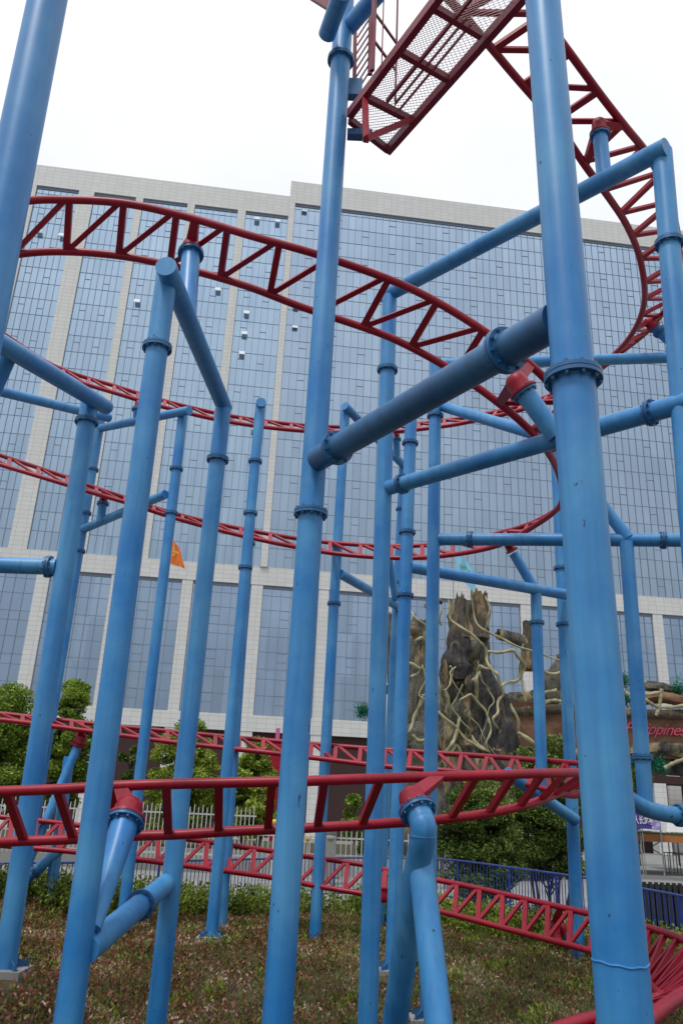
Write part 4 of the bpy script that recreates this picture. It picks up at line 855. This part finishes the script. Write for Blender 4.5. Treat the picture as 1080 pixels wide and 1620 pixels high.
# entrance gate made like a fallen log
gt = thing('log_gate', (P(1000, 1200, 52).x, 52, PV), 'brown artificial log gateway with red script lettering, behind the thick right post', 'gateway')
def G(px, py, dy=0): return P(px, py, 52 + dy)
lump([G(780, 1130, .5), G(850, 1110, .4), G(880, 1080, .4), G(893, 1040, .4)], [26 * U, 24 * U, 22 * U, 14 * U], 31, n=24, amp=.07).build('root_mass', M['stump'], gt, ang=60)
mb = MB(); a, b = G(795, 1168), G(1135, 1190); zt0 = G(800, 1120).z; mb.bar((a.x, 52, G(950, 1155).z), (b.x, 52, G(950, 1155).z - .3), 2.2, (G(950, 1120).z - G(950, 1192).z)); mb.build('beam', M['gatewood'], gt, smooth=False)
lump([G(790, 1126, -1.1), G(900, 1122, -1.2), G(1000, 1128, -1.2), G(1130, 1132, -1.2)], [7 * U] * 4, 32, n=12, amp=.12).build('log', M['stumptan'], gt, ang=60)
lump([G(800, 1196, -1), G(950, 1192, -1.1), G(1040, 1184, -1.2), G(1130, 1190, -1.2)], [7 * U, 9 * U, 10 * U, 10 * U], 33, n=14, amp=.14).build('log', M['stump'], gt, ang=60)
lump([G(1018, 1085, -.5), G(1040, 1087, -.6), G(1070, 1093, -.8)], [10 * U, 9 * U, 7 * U], 34, n=14, jag=.5).build('log', M['stump'], gt, ang=60)
lump([G(1010, 1108, -.8), G(1040, 1103, -1), G(1072, 1108, -1.4), G(1100, 1112, -1.4)], [9 * U, 9 * U, 9 * U, 6 * U], 35, n=14, jag=.3).build('log', M['gatewood'], gt, ang=60)
lump([G(1130, 1215, -.4), G(1060, 1210, -.2), G(1010, 1202, 0), G(960, 1215, 0)], [12 * U, 13 * U, 10 * U, 8 * U], 36, n=14).build('log', M['rockdark'], gt, ang=60)
lump([(G(1130, 1200).x, 52, PV), G(1118, 1260), G(1100, 1200)], [12 * U, 9 * U, 10 * U], 37, n=14).build('leg', M['stump'], gt, ang=60)
lump([(G(815, 1200).x, 52, PV), G(812, 1250), G(815, 1200)], [12 * U, 10 * U, 11 * U], 38, n=14).build('leg', M['stump'], gt, ang=60)
for l in ([(1010, 1100), (1025, 1110), (1040, 1118), (1070, 1118), (1100, 1112)], [(1022, 1078), (1012, 1085), (1020, 1098), (1045, 1095)], [(1046, 1090), (1044, 1105), (1042, 1118), (1037, 1132)], [(985, 1092), (992, 1098), (1000, 1100)], [(1050, 1215), (1065, 1207), (1080, 1202), (1110, 1200)], [(848, 1130), (862, 1112), (878, 1108), (892, 1112)], [(862, 1112), (858, 1098), (880, 1092)]):
    mb = MB(); c = smoothpts([G(x, y, -2.2) for x, y in l], 6); mb.tube(c, [.11 + .02 * math.sin(i * 1.7) for i in range(len(c))], 8); mb.build('root_vine', M['vine'], gt, ang=70)
def text(body, size, m, name, parent, mw, ext=.02, shear=0, align='LEFT', space=1.0, off=.012):
    cu = bpy.data.curves.new(name, 'FONT'); cu.body = body; cu.size = size; cu.extrude = ext; cu.shear = shear; cu.align_x = align; cu.space_character = space; cu.offset = size * off
    o = bpy.data.objects.new(name, cu); col.objects.link(o); bpy.context.view_layer.update()
    me = bpy.data.meshes.new_from_object(o.evaluated_get(bpy.context.evaluated_depsgraph_get())); bpy.data.objects.remove(o)
    me.materials.clear(); me.materials.append(m); me.transform(mw); ob = bpy.data.objects.new(name, me); col.objects.link(ob)
    ob.parent = parent; ob.matrix_parent_inverse = Matrix.Translation(-parent_world(parent)); return ob
tp = P(985, 1157, 50.8); tp2 = P(1075, 1157, 50.8)
text('Philippines', .98, M['signred'], 'lettering', gt, Matrix.Translation((tp.x, 50.78, tp.z - .1)) @ Matrix.Rotation(R(90), 4, 'X'), shear=.5, ext=.03, space=.93, off=-.006)
def tuft(px, py, Y, r, parent, label=None):
    p = P(px, py, Y); n = 900; v = rng.normal(size=(n, 3)) * np.array([r, r, r]) * .5; pts = np.array(p) + v; leaves('foliage_tuft', pts, .16, M['plastic_leaf'], parent, up=.0, aspect=.25)
for a in ((575, 1125, 49, .42, st_), (617, 1092, 50, .28, st_)): tuft(*a)
for a in ((984, 1077, 51, .5, gt), (988, 1108, 51, .4, gt), (1073, 1092, 51, .6, gt), (994, 1205, 50.8, .5, gt), (1042, 1212, 50.6, .5, gt)): tuft(*a)
mb = MB(); c = smoothpts([P(617, 1092, 50), P(600, 1098, 49.7), P(575, 1118, 49.2)], 5); mb.tube(c, .06, 6); mb.build('root_vine', M['vine'], st_)

# ------------------------------------------------------------------ flags
def flag(corners, Y, m, name, label, pole_top, pole_x0, emblem):
    pb = P(*pole_x0, Y); pt = P(*pole_top, Y); root = thing('flag', (pb.x, Y, PV), label, 'flag')
    mb = MB(); mb.tube([(pt.x, Y, PV), pt], .045, 10); mb.build('pole', M['galv'], root)
    A, Bq, C, D = [P(x, y, Y - .05) for x, y in corners]; nu, nv = 18, 14; v = []; f = []
    for j in range(nv + 1):
        for i in range(nu + 1):
            u, t = i / nu, j / nv; p = lerp(lerp(A, Bq, u), lerp(D, C, u), t); v.append(p + Vector((0, math.sin(u * 9 + t * 4) * .13 * u, 0)))
    for j in range(nv):
        for i in range(nu): a = j * (nu + 1) + i; f.append((a, a + 1, a + nu + 2, a + nu + 1))
    mb = MB(); mb.add(v, f); o = mb.build('cloth', m, root, ang=180)
    mb = MB()
    for s_ in emblem: mb.tube(smoothpts([P(x, y, Y - .32) for x, y in s_], 4), .038, 6)
    mb.build('emblem', M['yellow'] if m is M['orange'] else M['flaggreen'], root)
flag([(269, 850), (284, 866), (293, 900), (264, 890)], 46, M['orange'], 'flag', 'orange flag with a yellow emblem drooping beside a slender blue post', (268, 846), (262, 1250), [[(274, 866), (276, 871), (274, 874)], [(271, 880), (276, 878), (278, 873), (282, 876)]])
flag([(719, 877), (740, 888), (754, 908), (721, 903)], 53, M['skyblue'], 'flag', 'light blue flag with a green emblem, flying above the stump sculpture', (716, 868), (716, 1200), [[(728, 893), (730, 899), (733, 895), (735, 901)], [(736, 896), (739, 902)], [(739, 904), (743, 903)]])
mb = MB(); v = []; p0, p1, p2, p3, p4 = [P(x, y, 52.9) for x, y in ((722, 902), (752, 906), (752, 926), (749, 937), (735, 922))]; mb.add([p0, p1, p2, p3, p4], [(0, 1, 2, 3, 4)])
fo = [o for o in bpy.data.objects if o.type == 'EMPTY' and 'light blue flag with' in o.get('label', '')][0]; mb.build('cloth_fold', M['skyblue'], fo, smooth=False)

# ------------------------------------------------------------------ stage, tent, banner, small things
SY2 = 58
stg = thing('stage', (P(1040, 1367, SY2).x, SY2, PV), 'raised stage with orange board edge on thin metal legs at the right edge', 'stage')
a = P(985, 1318, SY2); b = P(1150, 1322, SY2); zt, zb_ = P(1040, 1317, SY2).z, P(1040, 1332, SY2).z
mb = MB(); mb.box(a.x, b.x, SY2, SY2 + .06, zb_, zt - .12); mb.build('front_board', M['wood'], stg, smooth=False)
mb = MB(); mb.box(a.x, b.x, SY2 + .06, SY2 + 7, zt - .35, zt - .1); mb.build('deck', M['galv'], stg, smooth=False)
mb = MB(); mb.box(a.x, b.x, SY2 - .03, SY2 + 7, zt - .1, zt); mb.build('turf_edge', M['turf'], stg, smooth=False)
for px in (1014, 1047, 1090, 1130):
    q = P(px, 1350, SY2); mb = MB(); mb.bar((q.x, SY2 - .08, PV), (q.x, SY2 - .08, zt + (.9 if px < 1050 else 0)), .07, .07); mb.build('leg', M['galv'], stg, smooth=False)
mb = MB()
for (x0, y0, x1, y1) in ((1008, 1330, 1046, 1352), (1008, 1352, 1046, 1330), (1040, 1320, 1010, 1334), (1008, 1334, 1022, 1336)): mb.bar(P(x0, y0, SY2 + .6), P(x1, y1, SY2 + .6), .05, .05)
mb.build('brace', M['black'], stg, smooth=False)
bn = thing('banner', (P(1010, 1300, 57.6).x, 57.6, PV), 'purple banner with white Chinese writing tied to the stage poles at the right', 'banner')
xa, xb, xc = P(972, 1300, 57.6).x, P(1029, 1300, 57.6).x, P(1043, 1300, 57.6).x; z1, z0 = P(1015, 1284, 57.6).z, P(1015, 1311, 57.6).z
mb = MB(); mb.box(xa, xb, 57.55, 57.6, z0, z1); mb.build('sheet', M['purple'], bn, smooth=False)
mb = MB(); mb.box(xb, xc, 57.55, 57.6, z0 - .05, z1 - .05); mb.build('pattern_panel', M['lilac'], bn, smooth=False)
tq = P(1003, 1302, 57.5); text('人长龙宴', .30, M['bannerwhite'], 'lettering', bn, Matrix.Translation((tq.x, 57.52, tq.z)) @ Matrix.Rotation(R(90), 4, 'X') @ Matrix.Scale(1.05, 4, (1, 0, 0)) @ Matrix.Scale(1.9, 4, (0, 1, 0)), ext=.01)
for px in (1014, 1042):
    q = P(px, 1300, 57.7); mb = MB(); mb.tube([(q.x, 57.7, PV), (q.x, 57.7, z1 + .1)], .03, 8); mb.build('pole', M['galv'], bn)
tn = thing('tent', (P(1075, 1300, 66).x, 66, PV), 'white tent roof showing above the stage at the right edge', 'tent')
c = P(1085, 1288, 66); mb = MB(); zz0 = P(1080, 1317, 66).z; zz1 = P(1070, 1280, 66).z; x0, x1 = P(1036, 1300, 66).x, P(1130, 1300, 66).x
mb.add([(x0, 64, zz0), (x1, 64, zz0), (x1, 70, zz0), (x0, 70, zz0), ((x0 + x1) / 2 - .8, 67, zz1), ((x0 + x1) / 2 + .8, 67, zz1)], [(0, 1, 5, 4), (1, 2, 5), (2, 3, 4, 5), (3, 0, 4), (0, 3, 2, 1)]); mb.build('canopy', M['white'], tn, smooth=False)
for x in (x0 + .1, x1 - .1):
    for y in (64.1, 69.9): mb = MB(); mb.tube([(x, y, PV), (x, y, zz0)], .05, 8); mb.build('leg', M['galv'], tn)
for px, lab in ((1060, 'small black folding table under the stage, nearer the stage leg'), (1078, 'small black folding table under the stage, at the very edge of the picture')):
    q = P(px, 1340, 62); root = thing('folding_table', (q.x, 62, PV), lab, 'table', 'tables below the stage'); mb = MB(); mb.box(q.x - .38, q.x + .38, 61.8, 62.6, .74 + PV + .6, .79 + PV + .6); mb.build('table_top', M['black'], root, smooth=False)
    for sx in (-.3, .3):
        for y in (61.9, 62.5): mb = MB(); mb.bar((q.x + sx, y, PV), (q.x + sx, y, .74 + PV + .6), .04, .04); mb.build('leg', M['black'], root, smooth=False)
# utility box and red gate post near the building
q = P(598, 1302, 60); bx = thing('utility_box', (q.x, 60, PV), 'small black box with white panels on a post, left of the stump', 'utility box'); mb = MB(); mb.box(q.x - .5, q.x + .5, 60, 60.6, q.z - .25, q.z + .35); mb.build('housing', M['black'], bx, smooth=False)
mb = MB(); mb.box(q.x - .38, q.x - .05, 59.97, 60, q.z - .15, q.z + .05); mb.box(q.x + .05, q.x + .38, 59.97, 60, q.z - .15, q.z + .05); mb.build('panel', M['white'], bx, smooth=False); mb = MB(); mb.box(q.x - .08, q.x + .08, 60.1, 60.4, PV, q.z - .25); mb.build('post', M['galv'], bx, smooth=False)
q = P(440, 1200, 62); rp = thing('red_signpost', (q.x, 62, PV), 'red stepped signpost with a pink lamp on top, just left of the tall centre post', 'signpost')
mb = MB(); mb.box(q.x - .35, q.x + .1, 62, 62.3, PV, P(440, 1192, 62).z); mb.build('post', M['red'], rp, smooth=False)
mb = MB()
for k, (y0, y1, hw) in enumerate(((1172, 1190, .75), (1190, 1202, .55), (1202, 1214, .4), (1214, 1226, .28))): z1_, z0_ = P(440, y0, 62).z, P(440, y1, 62).z; mb.box(q.x - hw - .1, q.x + hw, 61.8 + k * .01, 62.0, z0_, z1_)
mb.build('stepped_board', M['red'], rp, smooth=False); mb = MB(); mb.box(q.x - .3, q.x, 61.9, 62.1, P(440, 1170, 62).z, P(440, 1152, 62).z); mb.build('lamp_box', mat('pink_panel', (.6, .12, .3), .4), rp, smooth=False)
print('objects', len(bpy.data.objects))
